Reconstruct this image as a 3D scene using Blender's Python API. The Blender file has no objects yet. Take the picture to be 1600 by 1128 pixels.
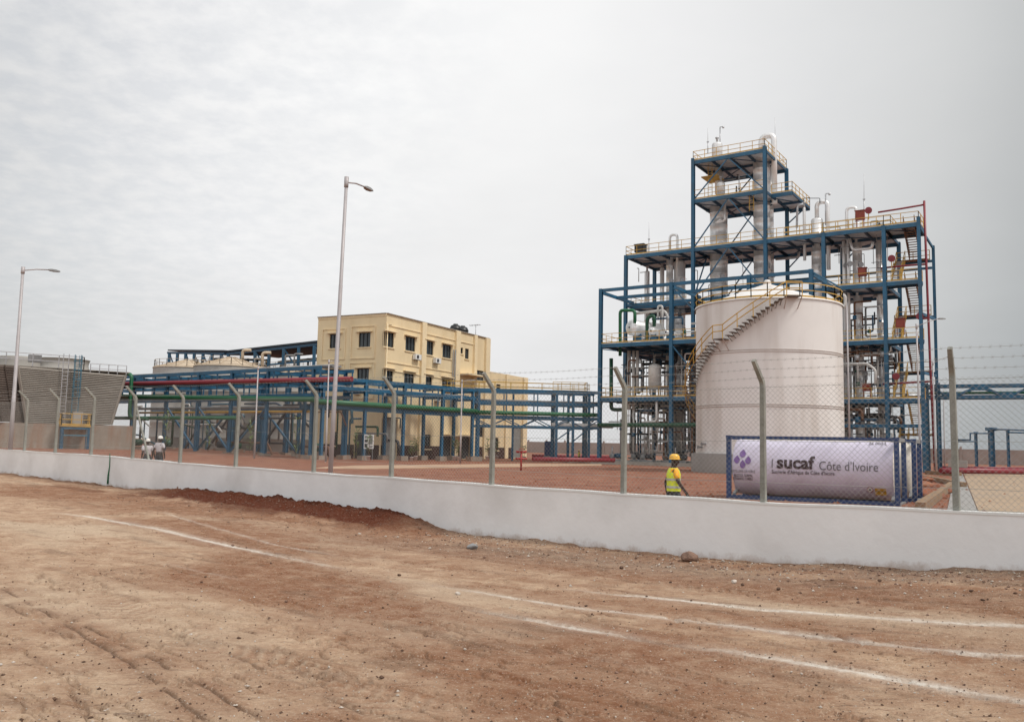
import bpy, bmesh, math, random
import numpy as np
from mathutils import Vector, Matrix
random.seed(7)
R = math.radians
scene = bpy.context.scene
COL = scene.collection
# ------------------------------------------------------------------ camera
EYE = Vector((0.0, 0.0, 1.8)); F = 1350.0; PITCH = math.atan(132 / F); ROLL = math.atan(0.021)
_f = Vector((0, math.cos(PITCH), math.sin(PITCH)))
_r0 = Vector((1, 0, 0)); _u0 = Vector((0, -math.sin(PITCH), math.cos(PITCH)))
_r = math.cos(ROLL) * _r0 + math.sin(ROLL) * _u0 * 1.0
_u = -math.sin(ROLL) * _r0 + math.cos(ROLL) * _u0
cam_d = bpy.data.cameras.new('camera'); cam = bpy.data.objects.new('camera', cam_d); COL.objects.link(cam)
M3 = Matrix((_r, _u, -_f)).transposed()
cam.matrix_world = Matrix.Translation(EYE) @ M3.to_4x4()
cam_d.sensor_width = 36; cam_d.lens = F / 1600 * 36; cam_d.clip_end = 9000; cam_d.clip_start = 0.1
scene.camera = cam
scene.view_settings.view_transform = 'Standard'; scene.view_settings.look = 'None'
scene.view_settings.exposure = 0.0; scene.view_settings.gamma = 1.0

# ------------------------------------------------------------------ sky and sun
SUN_EL, SUN_AZ = 56, 112          # azimuth clockwise from +Y (the view direction)
W = bpy.data.worlds.new('World'); scene.world = W; W.use_nodes = True
nt = W.node_tree; nt.nodes.clear()
def N(nt, t, **k):
    n = nt.nodes.new(t)
    for a, b in k.items(): setattr(n, a, b)
    return n
out = N(nt, 'ShaderNodeOutputWorld'); bg = N(nt, 'ShaderNodeBackground'); bg.inputs[1].default_value = 0.1
sky = N(nt, 'ShaderNodeTexSky', sky_type='NISHITA', sun_disc=False, sun_elevation=R(SUN_EL), sun_rotation=R(SUN_AZ))
sky.dust_density = 3; sky.air_density = 1.2
tc = N(nt, 'ShaderNodeTexCoord')
L = nt.links.new
# clouds laid out on a flat ceiling: direction / height
sep = N(nt, 'ShaderNodeSeparateXYZ'); L(tc.outputs['Generated'], sep.inputs[0])
zz = N(nt, 'ShaderNodeMath', operation='MAXIMUM'); L(sep.outputs[2], zz.inputs[0]); zz.inputs[1].default_value = 0.0
za = N(nt, 'ShaderNodeMath', operation='ADD'); L(zz.outputs[0], za.inputs[0]); za.inputs[1].default_value = 0.16
dv = N(nt, 'ShaderNodeVectorMath', operation='DIVIDE'); L(tc.outputs['Generated'], dv.inputs[0])
cb = N(nt, 'ShaderNodeCombineXYZ')
for i in range(3): L(za.outputs[0], cb.inputs[i])
L(cb.outputs[0], dv.inputs[1])
n1 = N(nt, 'ShaderNodeTexNoise'); n1.inputs['Scale'].default_value = 13.0; n1.inputs['Detail'].default_value = 6; n1.inputs['Roughness'].default_value = .58
n1.inputs['Distortion'].default_value = .0
n2 = N(nt, 'ShaderNodeTexNoise'); n2.inputs['Scale'].default_value = 1.1; n2.inputs['Detail'].default_value = 4
L(dv.outputs[0], n1.inputs['Vector']); L(dv.outputs[0], n2.inputs['Vector'])
# thin places on the upper left where small puffs part
dl = N(nt, 'ShaderNodeVectorMath', operation='DOT_PRODUCT'); L(tc.outputs['Generated'], dl.inputs[0])
dl.inputs[1].default_value = Vector((-0.60, 0.70, 0.50)).normalized()
ml = N(nt, 'ShaderNodeMapRange'); L(dl.outputs['Value'], ml.inputs[0]); ml.inputs[1].default_value = .80; ml.inputs[2].default_value = .99
ml.inputs[3].default_value = 0.06; ml.inputs[4].default_value = 1.0
m1 = N(nt, 'ShaderNodeMapRange'); L(n1.outputs[0], m1.inputs[0]); m1.inputs[1].default_value = .38; m1.inputs[2].default_value = .66; m1.inputs[3].default_value = 1; m1.inputs[4].default_value = 0
mm = N(nt, 'ShaderNodeMath', operation='MULTIPLY'); L(m1.outputs[0], mm.inputs[0]); L(ml.outputs[0], mm.inputs[1])
mm2 = N(nt, 'ShaderNodeMath', operation='MULTIPLY'); L(mm.outputs[0], mm2.inputs[0]); mm2.inputs[1].default_value = .19
# broad brightness of the cloud sheet: brightest high ahead of the viewer, greyer to the flanks
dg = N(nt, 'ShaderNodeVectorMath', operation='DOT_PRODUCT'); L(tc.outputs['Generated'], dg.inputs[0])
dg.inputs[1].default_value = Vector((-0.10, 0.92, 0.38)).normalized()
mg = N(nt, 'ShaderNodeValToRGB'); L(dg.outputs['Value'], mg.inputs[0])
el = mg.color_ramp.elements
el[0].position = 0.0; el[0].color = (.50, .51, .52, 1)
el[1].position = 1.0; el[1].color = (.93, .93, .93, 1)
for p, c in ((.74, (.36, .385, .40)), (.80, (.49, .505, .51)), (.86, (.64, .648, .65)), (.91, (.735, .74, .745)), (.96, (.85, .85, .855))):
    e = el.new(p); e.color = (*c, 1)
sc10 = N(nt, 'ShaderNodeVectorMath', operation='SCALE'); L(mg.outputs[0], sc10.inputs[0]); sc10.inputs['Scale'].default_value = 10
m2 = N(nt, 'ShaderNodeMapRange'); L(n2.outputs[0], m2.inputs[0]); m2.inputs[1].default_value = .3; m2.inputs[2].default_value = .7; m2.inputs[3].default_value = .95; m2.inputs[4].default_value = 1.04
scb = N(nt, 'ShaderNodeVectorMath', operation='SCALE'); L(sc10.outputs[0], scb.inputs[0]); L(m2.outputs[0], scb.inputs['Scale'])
# extra sky brightness added overhead and behind the viewer, unseen, to light the surfaces
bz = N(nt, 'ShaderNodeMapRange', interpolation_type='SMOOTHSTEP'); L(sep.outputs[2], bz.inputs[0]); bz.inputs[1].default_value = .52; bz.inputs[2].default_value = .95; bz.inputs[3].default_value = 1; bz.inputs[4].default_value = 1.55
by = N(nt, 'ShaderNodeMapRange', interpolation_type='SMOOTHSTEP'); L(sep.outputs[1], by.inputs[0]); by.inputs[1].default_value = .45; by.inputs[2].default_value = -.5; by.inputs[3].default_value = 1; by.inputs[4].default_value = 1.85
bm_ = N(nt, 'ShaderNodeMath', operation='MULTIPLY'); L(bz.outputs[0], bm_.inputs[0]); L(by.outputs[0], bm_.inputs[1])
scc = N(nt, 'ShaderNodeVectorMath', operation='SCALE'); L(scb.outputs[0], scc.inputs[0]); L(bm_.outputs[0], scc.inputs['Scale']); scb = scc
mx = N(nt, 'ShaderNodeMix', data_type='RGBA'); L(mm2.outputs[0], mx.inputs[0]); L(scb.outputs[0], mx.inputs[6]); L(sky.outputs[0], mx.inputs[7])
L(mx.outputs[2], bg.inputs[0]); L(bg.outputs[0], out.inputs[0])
sl = bpy.data.lights.new('sun', 'SUN'); sl.energy = 2.2; sl.angle = R(11); sl.color = (1, .95, .88)
so = bpy.data.objects.new('sun', sl); COL.objects.link(so)
az, e_ = R(SUN_AZ), R(SUN_EL)
SD = Vector((math.sin(az) * math.cos(e_), math.cos(az) * math.cos(e_), math.sin(e_)))
so.rotation_euler = SD.to_track_quat('Z', 'Y').to_euler(); so.location = (0, 0, 80)

# ------------------------------------------------------------------ helpers
def ray(px, py): return _f * F + _r * (px - 800) + _u * (564 - py)
def at(px, py, Y):
    d = ray(px, py); return EYE + d * (Y / d.y)
def onz(px, py, z):
    d = ray(px, py); return EYE + d * ((z - EYE.z) / d.z)
class Pl:
    """vertical plane through O along horizontal u; n = inward normal (away from the camera)"""
    def __init__(s, O, u):
        s.O = Vector((O[0], O[1], 0)); s.u = Vector((u[0], u[1], 0)).normalized(); s.n = Vector((-s.u.y, s.u.x, 0))
        if s.n.y < 0: s.n = -s.n
    def p(s, a, b, z): return s.O + s.u * a + s.n * b + Vector((0, 0, z))
    def hit(s, px, py, b=0):
        d = ray(px, py); o = s.O + s.n * b
        t = (o - EYE).dot(s.n) / d.dot(s.n); q = EYE + d * t
        return (q - s.O).dot(s.u), q.z
    def w(s, px, py, b=0):
        a, z = s.hit(px, py, b); return s.p(a, b, z)
    def pp(s, pts, b=0): return [s.w(x, y, b) for x, y in pts]
ORG = {}
def tag(o, label=None, cat=None, group=None, kind=None):
    if label: o['label'] = label
    if cat: o['category'] = cat
    if group: o['group'] = group
    if kind: o['kind'] = kind
    return o
def thing(name, label, cat, loc=(0, 0, 0), group=None):
    o = bpy.data.objects.new(name, None); COL.objects.link(o); o.location = loc; o.empty_display_size = .3
    ORG[o] = Vector(loc); return tag(o, label, cat, group)
class MB:
    def __init__(s): s.v = []; s.f = []; s.sm = []
    def add(s, vs, fs, smooth=False):
        k = len(s.v); s.v += [tuple(v) for v in vs]; s.f += [tuple(i + k for i in f) for f in fs]; s.sm += [smooth] * len(fs); return s
    def box(s, c, sz, ax=None):
        """box of size sz about c, ax = x axis direction in plan"""
        ux = Vector((ax[0], ax[1], 0)).normalized() if ax is not None else Vector((1, 0, 0))
        uy = Vector((-ux.y, ux.x, 0)); uz = Vector((0, 0, 1)); c = Vector(c)
        vs = [c + ux * (i * sz[0] / 2) + uy * (j * sz[1] / 2) + uz * (k * sz[2] / 2) for i in (-1, 1) for j in (-1, 1) for k in (-1, 1)]
        return s.add(vs, [(0, 1, 3, 2), (4, 6, 7, 5), (0, 4, 5, 1), (2, 3, 7, 6), (0, 2, 6, 4), (1, 5, 7, 3)])
    def bar(s, p0, p1, w, h=None, up=None):
        p0, p1 = Vector(p0), Vector(p1); d = (p1 - p0)
        if d.length < 1e-5: return s
        d.normalize(); h = h or w
        upv = Vector(up) if up is not None else (Vector((0, 0, 1)) if abs(d.z) < .9 else Vector((1, 0, 0)))
        x = d.cross(upv).normalized(); y = x.cross(d).normalized()
        vs = [p + x * (i * w / 2) + y * (j * h / 2) for p in (p0, p1) for i, j in ((-1, -1), (1, -1), (1, 1), (-1, 1))]
        return s.add(vs, [(3, 2, 1, 0), (4, 5, 6, 7), (0, 1, 5, 4), (1, 2, 6, 5), (2, 3, 7, 6), (3, 0, 4, 7)])
    def hcol(s, p0, p1, w, up=None):
        """H section member"""
        p0, p1 = Vector(p0), Vector(p1); d = (p1 - p0).normalized()
        upv = Vector(up) if up is not None else (Vector((0, 0, 1)) if abs(d.z) < .9 else Vector((1, 0, 0)))
        x = d.cross(upv).normalized(); y = x.cross(d).normalized(); t = w * .12
        s.bar(p0 + y * (w / 2 - t / 2), p1 + y * (w / 2 - t / 2), w * .9, t, up=y)
        s.bar(p0 - y * (w / 2 - t / 2), p1 - y * (w / 2 - t / 2), w * .9, t, up=y)
        s.bar(p0, p1, t * .8, w - 2 * t - .002, up=y); return s
    def tube(s, pts, r, n=8, r1=None, cap=True):
        pts = [Vector(p) for p in pts]; k0 = len(s.v); m = len(pts); prev = None
        for i, p in enumerate(pts):
            if i == 0: d = pts[1] - p
            elif i == m - 1: d = p - pts[i - 1]
            else: d = (pts[i + 1] - p).normalized() + (p - pts[i - 1]).normalized()
            d.normalize()
            if prev is None:
                x = d.cross(Vector((0, 0, 1)) if abs(d.z) < .9 else Vector((1, 0, 0))).normalized()
            else:
                x = (prev - d * prev.dot(d)); x.normalize()
            prev = x; y = d.cross(x)
            sc = 1.0
            if 0 < i < m - 1:
                c = (pts[i + 1] - p).normalized().dot((p - pts[i - 1]).normalized()); sc = 1 / max(.5, math.sqrt(max(.25, (1 + c) / 2)))
            rr = r if r1 is None else r + (r1 - r) * i / (m - 1)
            for j in range(n):
                a = 2 * math.pi * j / n; s.v.append(tuple(p + (x * math.cos(a) + y * math.sin(a)) * rr * (sc if sc < 1.2 else 1.1)))
        for i in range(m - 1):
            for j in range(n):
                a = k0 + i * n + j; b = k0 + i * n + (j + 1) % n; s.f.append((a, b, b + n, a + n)); s.sm.append(n > 4)
        if cap:
            s.f.append(tuple(k0 + j for j in range(n))[::-1]); s.sm.append(False)
            s.f.append(tuple(k0 + (m - 1) * n + j for j in range(n))); s.sm.append(False)
        return s
    def pipe(s, pts, r, n=8, bend=None):
        """tube with rounded elbows"""
        pts = [Vector(p) for p in pts]; q = [pts[0]]; bend = bend or r * 2.2
        for i in range(1, len(pts) - 1):
            a = (pts[i - 1] - pts[i]); b = (pts[i + 1] - pts[i]); l = min(bend, a.length * .45, b.length * .45)
            a.normalize(); b.normalize(); p0 = pts[i] + a * l; p2 = pts[i] + b * l
            for t in (0, .25, .5, .75, 1): q.append(p0 * (1 - t) ** 2 + pts[i] * 2 * t * (1 - t) + p2 * t * t)
        q.append(pts[-1]); return s.tube(q, r, n)
    def lathe(s, prof, c=(0, 0, 0), n=24, axis=(0, 0, 1), a0=0, a1=2 * math.pi, smooth=True):
        c = Vector(c); ax = Vector(axis).normalized()
        x = ax.cross(Vector((0, 0, 1)) if abs(ax.z) < .9 else Vector((1, 0, 0))).normalized(); y = ax.cross(x)
        full = abs(a1 - a0 - 2 * math.pi) < 1e-6; m = n if full else n + 1; vs = []
        for r, h in prof:
            for j in range(m):
                a = a0 + (a1 - a0) * j / n; vs.append(c + ax * h + (x * math.cos(a) + y * math.sin(a)) * r)
        fs = []
        for i in range(len(prof) - 1):
            for j in range(n):
                k = (j + 1) % m; fs.append((i * m + j, i * m + k, (i + 1) * m + k, (i + 1) * m + j))
        return s.add(vs, fs, smooth)
    def disc(s, c, r, n=12, nrm=(0, 0, 1), th=.05):
        c = Vector(c); a = Vector(nrm).normalized(); return s.tube([c - a * th / 2, c + a * th / 2], r, n)
    def build(s, name, mat, parent=None):
        me = bpy.data.meshes.new(name); off = Vector((0, 0, 0)); p = parent
        if p is not None: off = ORG[p]
        a = np.array(s.v, dtype=np.float64) - np.array(off)
        me.from_pydata(a.tolist(), [], s.f)
        if any(s.sm): me.polygons.foreach_set('use_smooth', s.sm)
        mats = mat if isinstance(mat, (list, tuple)) else [mat]
        for m in mats: me.materials.append(m)
        me.update(); o = bpy.data.objects.new(name, me); COL.objects.link(o)
        if parent is not None: o.parent = parent
        ORG[o] = off; return o
def copy_tree(o, loc=None, parent=None):
    c = o.copy(); COL.objects.link(c); ORG[c] = Vector(loc) if loc is not None else ORG.get(o, Vector())
    c.parent = parent
    if loc is not None: c.location = loc
    for ch in list(o.children): copy_tree(ch, None, c)
    return c
def rail(pts, h=1.1, r=.028, gap=1.4, kick=True, closed=False):
    """handrail: posts, two rails, kick strip"""
    m = MB(); pts = [Vector(p) for p in pts]
    if closed: pts = pts + [pts[0]]
    for a, b in zip(pts[:-1], pts[1:]):
        for k in (1.0, .5): m.bar(a + Vector((0, 0, h * k)), b + Vector((0, 0, h * k)), r * 2)
        if kick: m.bar(a + Vector((0, 0, .09)), b + Vector((0, 0, .09)), .012, .13)
        n = max(1, round((b - a).length / gap))
        for i in range(n + 1):
            q = a.lerp(b, i / n); m.bar(q, q + Vector((0, 0, h)), r * 2)
    return m
# ------------------------------------------------------------------ materials
MATS = {}
def mat(name, col, rough=.6, metal=0.0, var=.18, scale=3.0, bump=0.0, bscale=40.0, stain=None, sfac=.5, streak=False, spec=.5, alpha=None):
    m = bpy.data.materials.new(name); m.use_nodes = True; t = m.node_tree; b = t.nodes['Principled BSDF']; l = t.links.new
    b.inputs['Roughness'].default_value = rough; b.inputs['Metallic'].default_value = metal; b.inputs['Specular IOR Level'].default_value = spec
    g = N(t, 'ShaderNodeNewGeometry')
    n = N(t, 'ShaderNodeTexNoise'); n.inputs['Scale'].default_value = scale; n.inputs['Detail'].default_value = 6; n.inputs['Roughness'].default_value = .65
    l(g.outputs['Position'], n.inputs['Vector'])
    mr = N(t, 'ShaderNodeMapRange'); l(n.outputs[0], mr.inputs[0]); mr.inputs[1].default_value = .3; mr.inputs[2].default_value = .7
    mr.inputs[3].default_value = 1 - var; mr.inputs[4].default_value = 1 + var
    vs = N(t, 'ShaderNodeVectorMath', operation='SCALE'); vs.inputs[0].default_value = col; l(mr.outputs[0], vs.inputs['Scale'])
    last = vs.outputs[0]
    if stain:
        mp = N(t, 'ShaderNodeMapping'); l(g.outputs['Position'], mp.inputs[0])
        mp.inputs['Scale'].default_value = (1, 1, .12) if streak else (1, 1, 1)
        s2 = N(t, 'ShaderNodeTexNoise'); s2.inputs['Scale'].default_value = scale * (1.6 if streak else .8); s2.inputs['Detail'].default_value = 7; l(mp.outputs[0], s2.inputs['Vector'])
        sr = N(t, 'ShaderNodeMapRange'); l(s2.outputs[0], sr.inputs[0]); sr.inputs[1].default_value = .48; sr.inputs[2].default_value = .72; sr.inputs[4].default_value = sfac
        mx = N(t, 'ShaderNodeMix', data_type='RGBA'); l(sr.outputs[0], mx.inputs[0]); l(last, mx.inputs[6]); mx.inputs[7].default_value = (*stain, 1); last = mx.outputs[2]
    l(last, b.inputs['Base Color'])
    if bump:
        bn = N(t, 'ShaderNodeTexNoise'); bn.inputs['Scale'].default_value = bscale; bn.inputs['Detail'].default_value = 5; l(g.outputs['Position'], bn.inputs['Vector'])
        bp = N(t, 'ShaderNodeBump'); bp.inputs['Strength'].default_value = bump; bp.inputs['Distance'].default_value = .02; l(bn.outputs[0], bp.inputs['Height']); l(bp.outputs[0], b.inputs['Normal'])
    MATS[name] = m; return m
BLUE = mat('blue steel paint', (.017, .102, .19), .45, var=.28, scale=.9, stain=(.05, .075, .09), sfac=.55)
DBLUE = mat('dark blue steel paint', (.016, .062, .115), .5, var=.25)
TEALB = mat('pale blue steel paint', (.05, .15, .21), .5, var=.25, scale=1)
NAVY = mat('navy container paint', (.015, .045, .14), .4, var=.2)
YEL = mat('yellow rail paint', (.55, .33, .055), .5, var=.2, scale=1.2, stain=(.3, .16, .06), sfac=.4)
RED = mat('red fire paint', (.33, .022, .02), .45, var=.2, scale=1)
MAROON = mat('red pipe paint', (.21, .02, .03), .45, var=.15, scale=1)
GREEN = mat('green pipe paint', (.012, .12, .05), .42, var=.2, scale=1)
DGREEN = mat('dark green pipe paint', (.01, .07, .035), .5, var=.25, scale=1)
GALV = mat('galvanised steel', (.46, .46, .47), .45, .55, var=.2, scale=3)
ALU = mat('aluminium cladding', (.80, .79, .78), .32, .4, var=.08, scale=.8, stain=(.60, .57, .54), sfac=.4, streak=True)
WPIPE = mat('pale pipe paint', (.62, .60, .57), .5, .1, var=.12)
DARK = mat('dark machine paint', (.035, .038, .045), .55, var=.3)
GREY = mat('grey machine paint', (.22, .22, .22), .55, var=.3, scale=1)
DECK = mat('checker plate deck', (.52, .53, .55), .6, .0, var=.25, scale=1.2)
RUST = mat('rusty brown steel', (.17, .085, .05), .75, var=.35, scale=1)
CONC = mat('concrete', (.36, .33, .29), .9, var=.2, scale=1.5, bump=.5, bscale=25, stain=(.22, .17, .13), sfac=.6)
CONCR = mat('soil stained concrete', (.29, .245, .20), .9, var=.16, scale=.7, bump=.3, stain=(.28, .13, .07), sfac=.9, streak=True)
POSTC = mat('cast concrete post', (.29, .29, .255), .9, var=.2, scale=5, bump=.8, bscale=60, stain=(.22, .22, .18), sfac=.6, streak=True)
WIRE = mat('galvanised wire', (.36, .36, .34), .5, .3, var=.2)
BLACKP = mat('black plastic', (.012, .012, .013), .4)
GLASS = mat('dark window glass', (.035, .045, .05), .12, var=.5, scale=.6)
FRAMEM = mat('dark window frame', (.02, .02, .022), .5)
WHITE = mat('white paint', (.72, .72, .70), .55, var=.08)
SKIN = mat('dark skin', (.035, .018, .012), .5, var=.1)
# ------------------------------------------------------------------ numpy noise
def vnoise(x, y, seed=0):
    xi = np.floor(x).astype(np.int64); yi = np.floor(y).astype(np.int64); xf = x - xi; yf = y - yi
    def h(a, b):
        n = (a * 374761393 + b * 668265263 + seed * 1442695041) & 0xffffffff
        n = ((n ^ (n >> 13)) * 1274126177) & 0xffffffff
        return ((n ^ (n >> 16)) & 0xffff) / 65535.0
    u = xf * xf * (3 - 2 * xf); v = yf * yf * (3 - 2 * yf)
    return (h(xi, yi) * (1 - u) + h(xi + 1, yi) * u) * (1 - v) + (h(xi, yi + 1) * (1 - u) + h(xi + 1, yi + 1) * u) * v
def fbm(x, y, o=4, seed=0):
    s = 0; a = .5; n = 0
    for i in range(o): s = s + a * vnoise(x * 2 ** i + 13.7 * i, y * 2 ** i - 7.1 * i, seed + i); n += a; a *= .5
    return s / n
def sst(a, b, x):
    t = np.clip((x - a) / (b - a), 0, 1); return t * t * (3 - 2 * t)
# ------------------------------------------------------------------ the wall line in plan
WO = Vector((6.47, 12.56, 0)); WU = Vector((-.766, .643, 0)).normalized(); WN = Vector((.643, .766, 0)).normalized()   # WN points into the yard
wp = Pl(WO, WU)
base_px = [(-260, 716), (0, 739), (80, 749), (200, 763), (280, 772), (400, 787), (550, 806), (700, 831), (800, 841), (1000, 864), (1200, 880), (1400, 889), (1600, 895), (1900, 897)]
top_px = [(-260, 686), (0, 702), (165, 712), (280, 723), (490, 738), (610, 746), (768, 757), (970, 771), (1193, 784), (1495, 798), (1600, 803), (1900, 816)]
bt = sorted(wp.hit(x, y) for x, y in base_px); tt = sorted(wp.hit(x, y) for x, y in top_px)
def wbase(t): return float(np.interp(t, [a for a, _ in bt], [b for _, b in bt]))
def wtop(t): return float(np.interp(t, [a for a, _ in tt], [b for _, b in tt]))
TMIN, TMAX = bt[0][0], bt[-1][0]
def yard_z(x, y):
    return float(.55 * sst(6, 42, -x)) - .02
# ------------------------------------------------------------------ ground, far sheet
g = MB(); S = 4000
g.add([(-S, -S, -.45), (S, -S, -.45), (S, S, -.45), (-S, S, -.45)], [(0, 1, 2, 3)])
SOILFAR = mat('distant dry soil', (.30, .19, .12), .95, var=.25, scale=.02)
tag(g.build('ground', SOILFAR), kind='structure')
# ------------------------------------------------------------------ dirt road outside the wall (fan of cells round the camera)
ang = np.concatenate([np.linspace(-110, -35, 90)[:-1], np.linspace(-35, 34, 900), np.linspace(34, 110, 90)[1:]]) * math.pi / 180
NR = 680
dx = np.sin(ang); dy = np.cos(ang)
den = dx * WN.x + dy * WN.y
rw = np.where(den > .03, (WO.x * WN.x + WO.y * WN.y) / np.maximum(den, .03), 80); rw = np.minimum(rw, 80)
tpar = np.linspace(0, 1, NR)[:, None]
r = 1.6 * (rw[None, :] / 1.6) ** (tpar ** .92)
X = r * dx[None, :]; Y = r * dy[None, :]
dist = (WO.x - X) * WN.x + (WO.y - Y) * WN.y            # distance to the wall line
tw = (X - WO.x) * WU.x + (Y - WO.y) * WU.y              # position along the wall
zb = np.interp(tw, [a for a, _ in bt], [b for _, b in bt])
H = zb * (1 - sst(.5, 9, dist))
# coordinates along / across the ruts
H += .03 * (fbm(tw * .35, dist * .8, 4, 3) - .5) + .020 * (fbm(tw * 1.6, dist * 3.2, 5, 9) - .5) * sst(-.2, 1, dist)
H += .012 * (fbm(X * 9, Y * 9, 4, 21) - .5) + .016 * (fbm(tw * 5, dist * 16, 4, 22) - .5)
H -= .030 * sst(.035, .0, np.abs(fbm(tw * 1.1, dist * 3.4, 4, 33) - .5)) * sst(.45, .6, fbm(tw * .6, dist * .9, 3, 34))
near = np.exp(-np.maximum(dist, 0) / .55)
H += near * (.13 * (fbm(tw * 1.3, dist * 2, 5, 31) - .35))
H -= .02 * (np.abs(fbm(tw * .5, dist * 4.2, 4, 77) - .5) < .02) * 1.0
# disturbed clods band in front of the wall on the right
band = np.exp(-((dist - .9) / 1.7) ** 2)
H += band * .045 * (fbm(X * 4, Y * 4, 4, 41) - .5) * 1.6
red = sst(.44, .66, fbm(tw * .16, dist * .42, 6, 5)) * .95
red = np.maximum(red, .75 * np.exp(-((dist - 5.2 + .10 * tw) / .9) ** 2) * sst(.3, .6, fbm(tw * .5, dist * 1.5, 4, 55)))
red = np.maximum(red, .55 * near)
red = np.maximum(red, .8 * np.exp(-((dist - .9) / 1.0) ** 2) * sst(.35, .6, fbm(tw * .4, dist * 1.4, 4, 61)) * (tw < 12))
pale = sst(.48, .75, fbm(tw * .22 + 40, dist * .7, 5, 8))
dark = sst(.62, .80, fbm(tw * .9, dist * 3.5, 5, 15)) * .5
dark = np.maximum(dark, .55 * sst(.022, .0, np.abs(fbm(tw * 1.1, dist * 3.4, 4, 33) - .5)) * sst(.45, .6, fbm(tw * .6, dist * .9, 3, 34)))
grav = band * .85 * sst(.25, .6, fbm(tw * .3, dist * .9, 4, 70)) * (1 - sst(8, 13, tw))
# mound of fresh red soil
t0 = wp.hit(700, 832)[0]; t1 = wp.hit(215, 765)[0]
mfade = sst(t0 - .3, t0 + 1.6, tw) * (1 - sst(t1 - 4.5, t1 + .5, tw))
md = np.exp(-(np.maximum(dist - .30 - .25 * fbm(tw * .5, dist * 0, 3, 90), 0) / .80) ** 2)
mh = mfade * md * (.17 + .09 * fbm(tw * 1.1, dist * 1.2, 4, 91))
H += mh * (1 + .9 * (fbm(X * 5, Y * 5, 4, 92) - .5))
fresh = np.clip(mfade * sst(.16, .40, md + .30 * (fbm(X * 2.2, Y * 2.2, 4, 93) - .5)), 0, 1)
fresh = np.maximum(fresh, .75 * sst(t0, t0 + 3, tw) * (1 - sst(t1 - 5, t1 + 9, tw)) * np.exp(-((dist - 1.35) / .38) ** 2) * sst(.42, .58, fbm(tw * .8, dist * 2, 4, 94)))
fresh = np.maximum(fresh, .45 * sst(t1 - 6, t1 - 2, tw) * (1 - sst(t1 + 6, t1 + 12, tw)) * np.exp(-(dist / .6) ** 2))
def seg_dist(poly):
    """distance to a polyline, arclength and side of the closest point"""
    best = np.full(X.shape, 1e9); arc = np.zeros(X.shape); side = np.zeros(X.shape); acc = 0
    for (x0, y0), (x1, y1) in zip(poly[:-1], poly[1:]):
        ex, ey = x1 - x0, y1 - y0; ll = math.hypot(ex, ey); ex /= ll; ey /= ll
        s_ = np.clip((X - x0) * ex + (Y - y0) * ey, 0, ll); ox = X - x0 - ex * s_; oy = Y - y0 - ey * s_; d_ = np.hypot(ox, oy)
        m_ = d_ < best; best = np.where(m_, d_, best); arc = np.where(m_, acc + s_, arc); side = np.where(m_, np.sign(ox * ey - oy * ex) * d_, side); acc += ll
    return best, arc, side, acc
def gp(pts): return [tuple(onz(x, y, 0).xy) for x, y in pts]
chalk = np.zeros(X.shape)
for pts, wd, amt in (([(70, 802), (130, 808), (230, 824), (350, 848), (495, 876), (560, 890)], .09, 1.15), ([(240, 800), (340, 826), (450, 850), (565, 869)], .05, .5),
                     ([(690, 943), (780, 958), (900, 982), (1010, 1001), (1100, 1016)], .09, 1.25), ([(980, 998), (1200, 1032), (1400, 1070), (1620, 1112), (1900, 1170)], .095, 1.25),
                     ([(640, 902), (765, 925), (900, 948), (1100, 975), (1300, 1008), (1620, 1052), (1950, 1100)], .07, .85), ([(845, 911), (1000, 931), (1200, 959), (1400, 983), (1620, 1008), (1900, 1045)], .085, 1.2),
                     ([(870, 1012), (960, 1034), (1060, 1062), (1200, 1090)], .06, .38), ([(215, 870), (330, 895), (420, 915)], .05, .3)):
    d_, a_, s_, ln = seg_dist(gp(pts))
    wob = wd * (.8 + .7 * fbm(a_ * .9, a_ * 0 + 3, 4, 17))
    dd_ = d_ + .03 * (fbm(X * 5, Y * 5, 3, 18) - .5); c = .62 * np.exp(-(dd_ / (wob * .55)) ** 2) + .38 * np.exp(-(dd_ / (wob * 1.5)) ** 2)
    c *= sst(0, 2.0, a_) * (1 - sst(ln - 2.0, ln, a_)) * (.45 + .55 * sst(.3, .6, fbm(a_ * .9, s_ * 12, 4, 19))) * amt
    chalk = np.maximum(chalk, c); H -= .004 * np.exp(-(d_ / .12) ** 2)
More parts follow.
